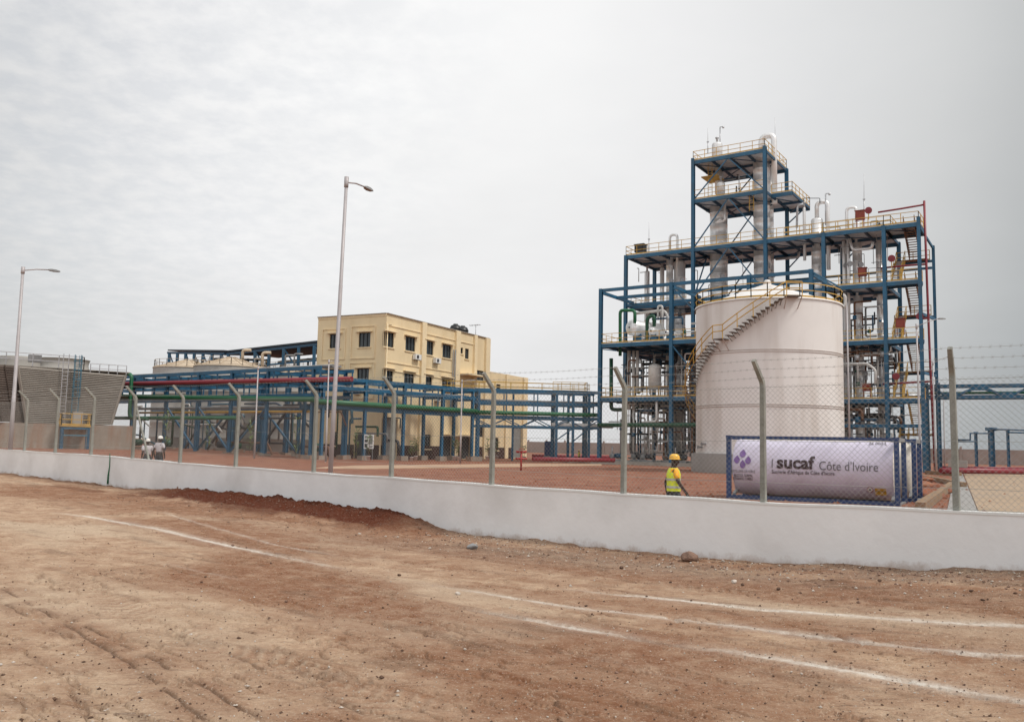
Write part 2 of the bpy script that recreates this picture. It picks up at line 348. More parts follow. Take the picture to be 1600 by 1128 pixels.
# ruts and cracked tyre edges
for pts, amt in (([(-20, 908), (75, 958), (145, 1000), (240, 1060), (340, 1140)], 1), ([(-20, 930), (60, 968), (125, 1008)], .7), ([(95, 958), (145, 983), (250, 1033), (330, 1077), (430, 1135)], 1),
                 ([(560, 1004), (650, 1025), (760, 1058)], .5), ([(640, 978), (720, 997), (830, 1030)], .7), ([(900, 908), (1050, 936), (1230, 958)], .9), ([(1050, 912), (1250, 935), (1500, 965), (1640, 980)], .8),
                 ([(1250, 900), (1400, 920), (1640, 948)], .9), ([(1000, 1070), (1120, 1105), (1250, 1140)], .7), ([(960, 1060), (1050, 1085), (1160, 1110)], .6), ([(180, 872), (300, 892), (420, 905)], .5),
                 ([(300, 1000), (420, 1045), (540, 1100), (640, 1140)], .6), ([(0, 1000), (110, 1060), (130, 1128)], .5), ([(1180, 985), (1400, 1025), (1640, 1060)], .35), ([(500, 862), (700, 900), (900, 925)], .4)):
    d_, a_, s_, ln = seg_dist(gp(pts)); s2 = s_ + .06 * (fbm(a_ * 2.5, a_ * 0, 4, 23) - .5); br = sst(.28, .42, fbm(a_ * 2.0, a_ * 0 + 9, 3, 24)) * amt; s2 = s2 + .03 * (fbm(a_ * 9, a_ * 0 + 5, 3, 25) - .5)
    br = br * sst(0, .5, a_) * (1 - sst(ln - .5, ln, a_))
    H -= .016 * br * np.exp(-(s2 / .014) ** 2); H += .007 * br * np.exp(-((np.abs(s2) - .06) / .035) ** 2)
    dark = np.maximum(dark, 1.0 * br * np.exp(-(s2 / .020) ** 2)); dark = np.maximum(dark, .45 * br * np.exp(-(s2 / .09) ** 2) * sst(.5, .6, fbm(a_ * 4, s_ * 18, 4, 26))); red = np.maximum(red, .5 * br * np.exp(-(s2 / .2) ** 2))
for pts, w_ in (([(290, 1008), (400, 1028), (560, 1080), (700, 1128)], .30), ([(1000, 905), (1120, 925), (1300, 948)], .25), ([(110, 900), (210, 960), (340, 1020)], .25), ([(760, 1120), (900, 1128), (1000, 1140)], .3)):
    d_, a_, s_, ln = seg_dist(gp(pts)); msk = (1 - sst(w_ * .8, w_, np.abs(s_))) * sst(.3, .55, fbm(a_ * 1.1, s_ * 3, 3, 27)) * sst(0, .5, a_) * (1 - sst(ln - .5, ln, a_))
    lug = np.sin((a_ + np.abs(s_) * .8) * 2 * math.pi / .17 + 2 * fbm(X * 3, Y * 3, 3, 28))
    H += .006 * msk * lug; pale = np.maximum(pale, .7 * msk * sst(0, .8, lug)); red = np.maximum(red, .4 * msk * sst(0, .8, -lug))
nA = len(ang); idx = np.arange(NR * nA).reshape(NR, nA)
faces = np.stack([idx[:-1, :-1], idx[:-1, 1:], idx[1:, 1:], idx[1:, :-1]], -1).reshape(-1, 4)
me = bpy.data.meshes.new('dirt_road'); nv = NR * nA; nf = len(faces)
me.vertices.add(nv); me.vertices.foreach_set('co', np.stack([X, Y, H], -1).reshape(-1)); me.loops.add(nf * 4); me.loops.foreach_set('vertex_index', faces[:, ::-1].reshape(-1).astype(np.int32))
me.polygons.add(nf); me.polygons.foreach_set('loop_start', np.arange(0, nf * 4, 4, dtype=np.int32)); me.polygons.foreach_set('use_smooth', np.ones(nf, bool))
me.update(calc_edges=True)
for nm, arr in (('soil_a', np.stack([red, pale, dark, np.ones_like(red)], -1)), ('soil_b', np.stack([chalk, fresh, grav, np.ones_like(red)], -1))):
    at_ = me.attributes.new(nm, 'FLOAT_COLOR', 'POINT'); at_.data.foreach_set('color', np.clip(arr, 0, 1).astype(np.float32).reshape(-1))
road = bpy.data.objects.new('dirt_road', me); COL.objects.link(road); tag(road, kind='structure')
def road_h(x, y):
    a = math.atan2(x, y); j = int(np.clip(np.searchsorted(ang, a), 1, nA - 1)); rr = math.hypot(x, y); i = int(np.clip(np.searchsorted(r[:, j], rr), 1, NR - 1)); return float(H[i, j])
m = bpy.data.materials.new('dry sandy soil'); m.use_nodes = True; t = m.node_tree; b = t.nodes['Principled BSDF']; l = t.links.new
b.inputs['Roughness'].default_value = .95; b.inputs['Specular IOR Level'].default_value = .15
A = N(t, 'ShaderNodeAttribute', attribute_name='soil_a'); B = N(t, 'ShaderNodeAttribute', attribute_name='soil_b')
sa = N(t, 'ShaderNodeSeparateColor'); sb = N(t, 'ShaderNodeSeparateColor'); l(A.outputs['Color'], sa.inputs[0]); l(B.outputs['Color'], sb.inputs[0])
geo = N(t, 'ShaderNodeNewGeometry')
def noi(sc, det=6, rough=.65, vec=None):
    n = N(t, 'ShaderNodeTexNoise'); n.inputs['Scale'].default_value = sc; n.inputs['Detail'].default_value = det; n.inputs['Roughness'].default_value = rough
    l(vec or geo.outputs['Position'], n.inputs['Vector']); return n.outputs[0]
def mixc(fac, a, bcol):
    x = N(t, 'ShaderNodeMix', data_type='RGBA'); l(fac, x.inputs[0])
    for k, c in ((6, a), (7, bcol)):
        if isinstance(c, tuple): x.inputs[k].default_value = (*c, 1)
        else: l(c, x.inputs[k])
    return x.outputs[2]
def mr(v, a, b_, c=0, d=1):
    x = N(t, 'ShaderNodeMapRange'); l(v, x.inputs[0]); x.inputs[1].default_value = a; x.inputs[2].default_value = b_; x.inputs[3].default_value = c; x.inputs[4].default_value = d; return x.outputs[0]
def mul(a, b_):
    x = N(t, 'ShaderNodeMath', operation='MULTIPLY')
    for k, c in ((0, a), (1, b_)):
        if isinstance(c, (int, float)): x.inputs[k].default_value = c
        else: l(c, x.inputs[k])
    return x.outputs[0]
mpg = N(t, 'ShaderNodeMapping'); l(geo.outputs['Position'], mpg.inputs[0]); mpg.inputs['Rotation'].default_value = (0, 0, R(40)); mpg.inputs['Scale'].default_value = (.35, 1.5, 1)
base = mixc(mr(noi(2.2, 10, .74), .36, .64), (.335, .195, .12), (.58, .415, .285))
base = mixc(mul(mr(noi(1.4, 8, .7, mpg.outputs[0]), .48, .70), .55), base, (.30, .165, .09))
mpf = N(t, 'ShaderNodeMapping'); l(geo.outputs['Position'], mpf.inputs[0]); mpf.inputs['Rotation'].default_value = (0, 0, R(40)); mpf.inputs['Scale'].default_value = (.8, 4.5, 1)
base = mixc(mul(mr(noi(4.5, 7, .78, mpf.outputs[0]), .54, .66), .55), base, (.21, .12, .072))
base = mixc(mul(mr(noi(6.5, 6, .75, mpf.outputs[0]), .55, .68), .5), base, (.62, .49, .37))
base = mixc(mul(sa.outputs[1], .55), base, (.56, .44, .32))
base = mixc(mul(sa.outputs[0], mr(noi(3.5, 8, .78), .3, .6, .3, 1.0)), base, (.215, .088, .042))
base = mixc(mul(sb.outputs[2], mr(noi(14, 5, .7), .4, .6, .3, .95)), base, (.19, .15, .12))
base = mixc(mul(sa.outputs[2], .8), base, (.12, .07, .045))
mpk = N(t, 'ShaderNodeMapping'); l(geo.outputs['Position'], mpk.inputs[0]); mpk.inputs['Rotation'].default_value = (0, 0, R(42)); mpk.inputs['Scale'].default_value = (1.3, 13, 1)
mpk2 = N(t, 'ShaderNodeMapping'); l(geo.outputs['Position'], mpk2.inputs[0]); mpk2.inputs['Rotation'].default_value = (0, 0, R(20)); mpk2.inputs['Scale'].default_value = (3.2, 22, 1)
base = mixc(mul(mul(mr(noi(1.0, 5, .68, mpk.outputs[0]), .58, .66), mr(noi(.5, 3, .6), .38, .6)), .72), base, (.135, .078, .05))
base = mixc(mul(mul(mr(noi(1.0, 4, .66, mpk2.outputs[0]), .61, .68), mr(noi(.8, 3, .6), .42, .6)), .75), base, (.12, .07, .045))
base = mixc(mul(mr(noi(26, 6, .8), .52, .62), .45), base, (.25, .155, .10))
base = mixc(mul(mr(noi(32, 6, .8), .55, .66), .45), base, (.70, .56, .44))
base = mixc(sb.outputs[1], base, (.095, .024, .010))
base = mixc(mul(mr(noi(38, 4, .8), .56, .66), .35), base, (.16, .09, .055))
base = mixc(mul(mr(noi(60, 2, .6), .63, .68), .45), base, (.62, .52, .42))
base = mixc(mul(sb.outputs[0], mr(noi(15, 7, .8), .36, .6, .35, 1.0)), base, (.72, .66, .58))
l(base, b.inputs['Base Color'])
bp = N(t, 'ShaderNodeBump'); bp.inputs['Strength'].default_value = .9; bp.inputs['Distance'].default_value = .045
ad = N(t, 'ShaderNodeMath', operation='ADD'); l(noi(7, 10, .72), ad.inputs[0]); l(mul(noi(45, 5, .7), .35), ad.inputs[1]); l(ad.outputs[0], bp.inputs['Height']); l(bp.outputs[0], b.inputs['Normal'])
me.materials.append(m); SOIL = m
ROCKM = mat('brown field stone', (.20, .12, .085), .9, var=.4, scale=9, bump=.8)
ROCKP = mat('pale pebble', (.48, .42, .36), .85, var=.25, scale=14, bump=.5)
CLOD = mat('dark soil clod', (.10, .055, .035), .95, var=.4, scale=20, bump=.8)
def rock(name, label, p, sx, sy, sz, m_, seed, group=None):
    bm = bmesh.new(); bmesh.ops.create_icosphere(bm, subdivisions=3, radius=1)
    rn = random.Random(seed); ks = [Vector((rn.uniform(-1, 1), rn.uniform(-1, 1), rn.uniform(-1, 1))).normalized() for _ in range(9)]; cs = [rn.uniform(.55, .85) for _ in ks]
    for v in bm.verts:
        for k, c in zip(ks, cs):
            e = v.co.dot(k) - c
            if e > 0: v.co -= k * e * .85
        v.co *= 1 + .05 * math.sin(v.co.x * 9 + seed) * math.sin(v.co.y * 8)
        v.co = Vector((v.co.x * sx, v.co.y * sy, v.co.z * sz))
    me_ = bpy.data.meshes.new(name); bm.to_mesh(me_); bm.free(); me_.materials.append(m_)
    o = bpy.data.objects.new(name, me_); COL.objects.link(o); o.location = p; o.rotation_euler = (0, 0, seed * 1.3); tag(o, label, 'rock', group); return o
def rock_at(px, py, w, h, m_, label, seed, name='rock', grp=None):
    q = onz(px, py, 0); 
    for _ in range(3): q = onz(px, py, road_h(q.x, q.y))
    k = q.y / F; rock(name, label, (q.x, q.y, q.z + h * k * .38), w * k / 2, w * k / 2 * .8, h * k / 2 * 1.2, m_, seed, grp)
rock_at(1079, 876, 34, 15, ROCKM, 'large brown stone lying against the foot of the white wall', 3)
rock_at(738, 857, 18, 9, GREY, 'grey flattened stone on the dirt just right of the red soil mound', 5)
rock_at(562, 837, 9, 5, ROCKP, 'small white stone in front of the middle of the red soil mound', 6)
rock_at(1147, 911, 12, 6, ROCKP, 'pale cream stone on the churned dirt below the brown stone', 8)
rock_at(715, 929, 10, 5, ROCKP, 'pale pebble alone on smooth dirt left of the chalk lines', 9)
rr_ = random.Random(11)
def pebbles(name, n, m_, seed, near_wall):
    rn_ = np.random.RandomState(seed); mb = MB(); k = 0
    while k < n:
        if near_wall: t_ = rn_.uniform(-3, 22); d_ = abs(rn_.normal(0, 1.3)) + .05; q = WO + WU * float(t_) - WN * float(d_); x, y = q.x, q.y
        else: px = rn_.uniform(-60, 1660); py = rn_.uniform(800, 1190); q = onz(px, py, 0); x, y = q.x, q.y
        d_ = (WO.x - x) * WN.x + (WO.y - y) * WN.y
        if d_ < .03 or (m_ is ROCKP and near_wall and t0 < t_ < t1): continue
        k += 1; s_ = min(.035, math.exp(rn_.normal(-5.0 if not near_wall else -4.35, .45))); z = road_h(x, y) + s_ * .25; a_ = rn_.uniform(0, 6.28); c_, e_ = math.cos(a_) * s_, math.sin(a_) * s_; w_ = rn_.uniform(.5, .9); h_ = rn_.uniform(.4, .8) * s_
        mb.add([(x + c_, y + e_, z), (x - e_ * w_, y + c_ * w_, z), (x - c_, y - e_, z), (x + e_ * w_, y - c_ * w_, z), (x + c_ * .2, y + e_ * .1, z + h_), (x, y, z - h_)], [(0, 1, 4), (1, 2, 4), (2, 3, 4), (3, 0, 4), (1, 0, 5), (2, 1, 5), (3, 2, 5), (0, 3, 5)])
    tag(mb.build(name, m_), kind='stuff')
pebbles('gravel', 3600, CLOD, 1, False); pebbles('gravel', 1500, ROCKP, 2, False); pebbles('gravel', 2600, ROCKM, 3, True); pebbles('gravel', 900, ROCKP, 4, True)
CLODS = []
for i in range(26):
    px, py = rr_.choice([(rr_.uniform(900, 1600), rr_.uniform(885, 950)), (rr_.uniform(300, 1000), rr_.uniform(840, 950)), (rr_.uniform(900, 1600), rr_.uniform(930, 1080))])
    tb = np.interp(px, [x for x, _ in base_px], [y for _, y in base_px])
    if py < tb + 12: py = tb + 14 + rr_.uniform(0, 20)
    s_ = rr_.uniform(3, 7)
    mm_ = rr_.choice([CLOD, CLOD, ROCKM]); n0 = len(COL.objects)
    rock_at(px, py, s_ * 1.3, s_ * .7, mm_, 'x', 20 + i, 'soil_clod', 'clods scattered on the dirt road')
    CLODS.append((COL.objects[-1], px, ('dark clod' if mm_ is CLOD else 'brown lump') + (' near the white wall' if py < tb + 62 else ' on the open dirt road') + (', left half' if px < 760 else ', middle' if px < 1180 else ', far right')))
ORDN = ['first', 'second', 'third', 'fourth', 'fifth', 'sixth', 'seventh', 'eighth', 'ninth', 'tenth', 'eleventh', 'twelfth', 'thirteenth', 'fourteenth', 'fifteenth']
def order_labels(items):
    """items: (object, screen x, description): same descriptions are told apart by their order from the left"""
    d = {}
    for o_, x_, s_ in items: d.setdefault(s_, []).append((x_, o_))
    for s_, l_ in d.items():
        l_.sort(key=lambda q: q[0])
        for i_, (x_, o_) in enumerate(l_): o_['label'] = s_ if len(l_) == 1 else ORDN[min(i_, 14)] + ' from left: ' + s_
order_labels(CLODS)
# ------------------------------------------------------------------ yard inside the wall
SR = mat('red laterite yard soil', (.215, .074, .038), .95, var=.35, scale=.9, bump=1.0, bscale=4, stain=(.32, .15, .085), sfac=.9)
ym = MB(); xs = list(np.linspace(-160, -10, 40)) + list(np.linspace(-8, 130, 30)); ns = [0.0, 1, 2, 4, 6, 9, 13, 18, 25, 35, 50, 70, 100, 140, 200, 300]
# strips parallel to the wall
ts = np.linspace(-130, 230, 90); vs = []
for n_ in ns:
    for t_ in ts:
        q = WO + WU * t_ + WN * (n_ + .08); w_ = max(0, 1 - n_ / 6)
        z = yard_z(q.x, q.y) * (1 - w_) + w_ * (np.interp(t_, [a for a, _ in bt], [b for _, b in bt]) + .03); vs.append((q.x, q.y, z + (0 if n_ < 1 else random.uniform(-.02, .02))))
k = len(ts); ym.add(vs, [(i * k + j, i * k + j + 1, (i + 1) * k + j + 1, (i + 1) * k + j) for i in range(len(ns) - 1) for j in range(k - 1)], True)
o = ym.build('yard_soil', SR); tag(o, kind='structure')
t2 = SR.node_tree; bs2 = t2.nodes['Principled BSDF']; src2 = bs2.inputs['Base Color'].links[0].from_socket; g2 = N(t2, 'ShaderNodeNewGeometry'); m2_ = N(t2, 'ShaderNodeMapping'); t2.links.new(g2.outputs['Position'], m2_.inputs[0]); m2_.inputs['Rotation'].default_value = (0, 0, R(25)); m2_.inputs['Scale'].default_value = (.10, 1.0, 1)
n2_ = N(t2, 'ShaderNodeTexNoise'); n2_.inputs['Scale'].default_value = 1.2; n2_.inputs['Detail'].default_value = 8; n2_.inputs['Roughness'].default_value = .75; t2.links.new(m2_.outputs[0], n2_.inputs['Vector'])
for lo, hi, cc, am in ((.52, .64, (.36, .19, .115, 1), .75), (.46, .36, (.11, .038, .022, 1), .7)):
    r2_ = N(t2, 'ShaderNodeMapRange'); t2.links.new(n2_.outputs[0], r2_.inputs[0]); r2_.inputs[1].default_value = lo; r2_.inputs[2].default_value = hi; r2_.inputs[4].default_value = am
    x2_ = N(t2, 'ShaderNodeMix', data_type='RGBA'); t2.links.new(r2_.outputs[0], x2_.inputs[0]); t2.links.new(src2, x2_.inputs[6]); x2_.inputs[7].default_value = cc; src2 = x2_.outputs[2]
t2.links.new(src2, bs2.inputs['Base Color'])
for nd in t2.nodes:
    if nd.type == 'BUMP': nd.inputs['Distance'].default_value = .15
rn_ = np.random.RandomState(9); mb = MB()
for i in range(5200):
    px = rn_.uniform(-40, 1640); py = 722 + 90 * rn_.uniform(0, 1) ** .8; q = onz(px, py, .05)
    if q.y > 90 or (q - WO).dot(WN) < .6: continue
    s_ = min(.16, math.exp(rn_.normal(-3.3, .55))); z = yard_z(q.x, q.y) + .01; a_ = rn_.uniform(0, 6.28); c_, e_ = math.cos(a_) * s_, math.sin(a_) * s_
    mb.add([(q.x + c_, q.y + e_, z), (q.x - e_ * .7, q.y + c_ * .7, z), (q.x - c_, q.y - e_, z), (q.x + e_ * .7, q.y - c_ * .7, z), (q.x + c_ * .2, q.y, z + s_ * .7)], [(0, 1, 4), (1, 2, 4), (2, 3, 4), (3, 0, 4)])
tag(mb.build('loose_soil', SR), kind='stuff')
def sheet(name, poly, z, m_, kind='structure', dz=0.0):
    s_ = MB(); n = len(poly); s_.add([(x, y, z) for x, y in poly] + [(x, y, z - .3) for x, y in poly], [tuple(range(n))] + [tuple(reversed(range(n, 2 * n)))] + [(i, i + n, (i + 1) % n + n, (i + 1) % n) for i in range(n)])
    o = s_.build(name, m_); bm = bmesh.new(); bm.from_mesh(o.data); bmesh.ops.recalc_face_normals(bm, faces=bm.faces); bm.to_mesh(o.data); bm.free(); return tag(o, kind=kind)
TANP = mat('dusty concrete paving', (.36, .26, .175), .92, var=.15, scale=.4, bump=.3, stain=(.32, .25, .19), sfac=.7)
GRAV = mat('grey gravel', (.30, .285, .27), .95, var=.35, scale=9, bump=1.0, bscale=14)
def gz(px, py, z=0.0): q = onz(px, py, z); return (q.x, q.y)
sheet('pavement', [gz(1532, 806, .04), gz(1700, 815, .04), gz(1900, 742, .04), gz(1505, 738, .04)], .04, TANP)
sheet('gravel_strip', [gz(1478, 806, .02), gz(1531, 806, .02), gz(1504, 740, .02), gz(1492, 740, .02)], .02, GRAV)
sheet('path', [gz(250, 708, .58), gz(520, 727, .25), gz(760, 736, .06), gz(940, 733, .06), gz(940, 729, .06), gz(760, 730, .06), gz(520, 722, .25), gz(250, 704, .58)][:0] or [gz(300, 729, .03), gz(560, 732, .03), gz(830, 728.5, .03), gz(940, 727, .03), gz(940, 724.5, .03), gz(830, 724, .03), gz(560, 727, .03), gz(300, 725, .03)], .03, mat('trodden tan path', (.44, .29, .19), .95, var=.2, scale=.6))
# ------------------------------------------------------------------ boundary wall
WALLM = mat('whitewashed render', (.79, .785, .78), .8, var=.05, scale=.8, bump=.35, bscale=7, stain=(.60, .585, .57), sfac=.7)
wt = thing('boundary_wall', 'low white rendered wall running along the dirt road under the wire fence', 'wall', tuple(WO))
mb = MB(); T = np.arange(TMIN - 15, TMAX + .5, .5); th = .2; vs = []
for t_ in T:
    for off, z in ((0, -.6), (0, 0), (th, 0), (th, -.6)):
        q = WO + WU * float(t_) + WN * off; tz = wtop(t_) + .012 * math.sin(t_ * 1.7) * math.sin(t_ * .6)
        vs.append((q.x, q.y, (wbase(t_) - .6) if z < 0 else tz - .02))
k = len(T); mb.add(vs, [(4 * i + a, 4 * i + (a + 1) % 4, 4 * i + 4 + (a + 1) % 4, 4 * i + 4 + a) for i in range(k - 1) for a in range(4)]); wo_ = mb.build('wall', WALLM, wt); ha = wo_.data.attributes.new('height_above_soil', 'FLOAT', 'POINT'); ha.data.foreach_set('value', np.array([v for t_ in T for v in (-.6, wtop(t_) - wbase(t_), wtop(t_) - wbase(t_), -.6)], dtype=np.float32))
wn = WALLM.node_tree; wb_ = wn.nodes['Principled BSDF']; src = wb_.inputs['Base Color'].links[0].from_socket; wat = N(wn, 'ShaderNodeAttribute', attribute_name='height_above_soil'); wg_ = N(wn, 'ShaderNodeNewGeometry')
wno = N(wn, 'ShaderNodeTexNoise'); wno.inputs['Scale'].default_value = 2.5; wno.inputs['Detail'].default_value = 9; wno.inputs['Roughness'].default_value = .75; wn.links.new(wg_.outputs['Position'], wno.inputs['Vector'])
wm_ = N(wn, 'ShaderNodeMath', operation='MULTIPLY_ADD'); wn.links.new(wno.outputs[0], wm_.inputs[0]); wm_.inputs[1].default_value = -.55; wn.links.new(wat.outputs['Fac'], wm_.inputs[2])
wr_ = N(wn, 'ShaderNodeMapRange'); wn.links.new(wm_.outputs[0], wr_.inputs[0]); wr_.inputs[1].default_value = -.30; wr_.inputs[2].default_value = -.16; wr_.inputs[3].default_value = .6; wr_.inputs[4].default_value = 0
wx = N(wn, 'ShaderNodeMix', data_type='RGBA'); wn.links.new(wr_.outputs[0], wx.inputs[0]); wn.links.new(src, wx.inputs[6]); wx.inputs[7].default_value = (.36, .25, .18, 1); wn.links.new(wx.outputs[2], wb_.inputs['Base Color'])
mb = MB(); vs = []
for t_ in T:
    tz = wtop(t_) + .012 * math.sin(t_ * 1.7) * math.sin(t_ * .6)
    for off, z in ((-.012, -.035), (-.012, 0), (th + .012, 0), (th + .012, -.035)):
        q = WO + WU * float(t_) + WN * off; vs.append((q.x, q.y, tz + z))
mb.add(vs, [(4 * i + a, 4 * i + (a + 1) % 4, 4 * i + 4 + (a + 1) % 4, 4 * i + 4 + a) for i in range(k - 1) for a in range(4)]); mb.build('coping', WHITE, wt)
q = wp.w(169, 742, -.03); mb = MB(); mb.tube([q + Vector((0, 0, -.3)), q, q + Vector((.03, 0, .3)), q + Vector((.01, 0, .72))], .028, 6, r1=.012)
tag(mb.build('marker_stick', GREEN), 'thin green stick leaning against the white wall near its left end', 'stick')
# ------------------------------------------------------------------ fence
ft = thing('chain_link_fence', 'chain link fence with bent concrete posts and barbed wire on top of the white wall', 'fence', tuple(WO))
post_px = [-60, 38, 86, 142, 207, 281, 368, 490, 611, 768, 974, 1193, 1495]; pts_t = [wp.hit(x, float(np.interp(x, [a for a, _ in top_px], [b for _, b in top_px])), .1)[0] for x in post_px]
t_last = pts_t[-1]; pts_t += [t_last - 3.05 * i_ for i_ in range(1, 5)]; pts_t = [max(pts_t[0], pts_t[1]) + 3.1, pts_t[0]] + pts_t[1:]; pts_t = sorted(set(pts_t))
CANT = (-WN) * .707 + Vector((0, 0, .707)); PW = .088
for t_ in pts_t:
    q = WO + WU * t_ + WN * .1; z0 = wtop(t_); mb = MB(); b0 = q + Vector((0, 0, z0 - .3)); b1 = q + Vector((0, 0, z0 + 1.98)); cant_ = CANT if abs(t_ - t_last) > .1 else Vector((-.5 * .707, -.866 * .707, .707)); b2 = b1 + cant_ * .50
    rn = random.Random(int(t_ * 10)); lean = WU * rn.uniform(-.015, .015); b1 = b1 + lean; b2 = b2 + lean * 1.3
    w0, w1 = PW * .5, PW * .42; vs = []
    for p_, w_, nn in ((b0, w0, WN), (b1 - Vector((0, 0, .03)), w1, WN), (b1 + cant_ * .03, w1, (WN * .85 + Vector((0, 0, .5))).normalized()), (b2, w1 * .85, (WN * .707 + Vector((0, 0, .707))))):
        for i, j in ((-1, -1), (1, -1), (1, 1), (-1, 1)): vs.append(p_ + WU * (i * w_) + nn * (j * w_))
    mb.add(vs, [(4 * i + a, 4 * i + (a + 1) % 4, 4 * i + 4 + (a + 1) % 4, 4 * i + 4 + a) for i in range(3) for a in range(4)] + [(12, 13, 14, 15)]); mb.build('post', POSTC, ft)
    for h_ in (.35, 1.0, 1.6):
        pass
def zt(t_, h_): q = WO + WU * t_ + WN * .02; return q + Vector((0, 0, wtop(t_) + h_))
MH = 1.93; CELL = .088
for ta, tb in zip(pts_t[:-1], pts_t[1:]):
    mb = MB(); Lp = tb - ta; n = int((Lp + MH) / CELL)
    for s_ in (1, -1):
        for i in range(n):
            c = i * CELL - (MH if s_ > 0 else 0)           # x at the bottom when s=+1
            xa, xb = c, c + MH
            if s_ < 0: xa, xb = c + 0.0, c - MH
            za, zb_ = 0.0, MH
            def clip(x0, z0, x1, z1):
                pts = []
                for (xq, zq, xr, zr) in ((x0, z0, x1, z1),):
                    t0_, t1_ = 0.0, 1.0; dxx = xr - xq
                    for lim, sg in ((0, 1), (Lp, -1)):
                        va = sg * (xq - lim); vb = sg * (xr - lim)
                        if va < 0 and vb < 0: return None
                        if va < 0: t0_ = max(t0_, va / (va - vb))
                        elif vb < 0: t1_ = min(t1_, va / (va - vb))
                    if t1_ - t0_ < 1e-3: return None
                    return (xq + dxx * t0_, zq + (zr - zq) * t0_, xq + dxx * t1_, zq + (zr - zq) * t1_)
            cc = clip(xa, za, xb, zb_)
            if cc:
                rn = .004 * math.sin(i * 1.7)
                mb.tube([zt(ta + cc[0], cc[1] + rn), zt(ta + cc[2], cc[3] + rn)], .0021, 3, cap=False)
    mb.build('mesh_panel', WIRE, ft)
for nm, hs in (('tension_wire', (.03, .32, 1.0, 1.9)),):
    for h_ in hs:
        mb = MB(); pts = []
        for ta, tb in zip(pts_t[:-1], pts_t[1:]):
            for k_ in range(4): pts.append(zt(ta + (tb - ta) * k_ / 4, h_ - .012 * math.sin(math.pi * k_ / 4)))
        pts.append(zt(pts_t[-1], h_)); mb.tube(pts, .003, 4); mb.build(nm, WIRE, ft)
for off in (.10, .29, .48):
    mb = MB(); pts = []
    for ta, tb in zip(pts_t[:-1], pts_t[1:]):
        for k_ in range(8):
            t_ = ta + (tb - ta) * k_ / 8; pts.append(zt(t_, 1.98) + CANT * off + Vector((0, 0, .01 - .03 * math.sin(math.pi * k_ / 8))) + WN * .05)
    mb.tube(pts, .0022, 4)
    for a_, b_ in zip(pts[:-1], pts[1:]):
        for k_ in range(3):
            c = a_.lerp(b_, (k_ + .5) / 3)
            for s_ in (1, -1): mb.tube([c + Vector((.02 * s_, .01, -.024)), c + Vector((-.02 * s_, -.01, .024))], .0018, 3)
    mb.build('barbed_wire', WIRE, ft)
q0 = wp.w(209, 618, .15); q1 = wp.w(233, 720, .15); mb = MB(); mb.bar(q0, q1, .05, .05); mb.build('brace', POSTC, ft)
# ================================================================== distillation structure
DP = Pl(at(978, 400, 105), (.83, -.558)); P = DP.p
def A(px, py, b=0): return DP.hit(px, py, b)[0]
a0, a1, a2, a3, a4, a5 = A(978, 420), A(1083, 400), A(1196, 370), A(1287, 400), A(1382, 420), A(1437, 420)
B = 8.4
L0, L1, L2, L3, L4, L5 = 7.4, 13.5, 19.5, 25.45, 31.25, 36.0
r0 = [A(938, 560, -B), A(1049, 560, -B), A(1171, 560, -B), A(1269, 560, -B)]
print('a:', a0, a1, a2, a3, a4, a5, 'r0', r0)
dt = thing('process_tower', 'tall open blue steel tower with decks and yellow handrails behind the white storage tank', 'steel tower', tuple(P(a0, 0, 0)))
def col(a, b, z0, z1, w=.42): MB().hcol(P(a, b, z0), P(a, b, z1), w, up=DP.n).build('column', BLUE, dt)
def beam(p, q, w=.22, h=.42, m_=None, nm='beam'):
    MB().bar(p, q, w, h).build(nm, m_ or BLUE, dt)
def beams(lst, nm='beam', m_=None, w=.22, h=.42):
    for p, q in lst: MB().bar(p, q, w, h).build(nm, m_ or BLUE, dt)
for a, zt_ in ((a0, L3), (a1, L5), (a2, L5), (a3, L3), (a4, L3)):
    for b in (0, B): col(a, b, 0, zt_ + (.0 if b or zt_ < L5 else .25))
col(a5, 0, 0, L3 + .5, .36); col(a5 + .6, 5.2, 0, L3 - 1.5, .3)
for a, zt_ in zip(r0, (L2 + .3, L2 + .3, L2 + .3, L2 + .3)): col(a, -B, 0, zt_)
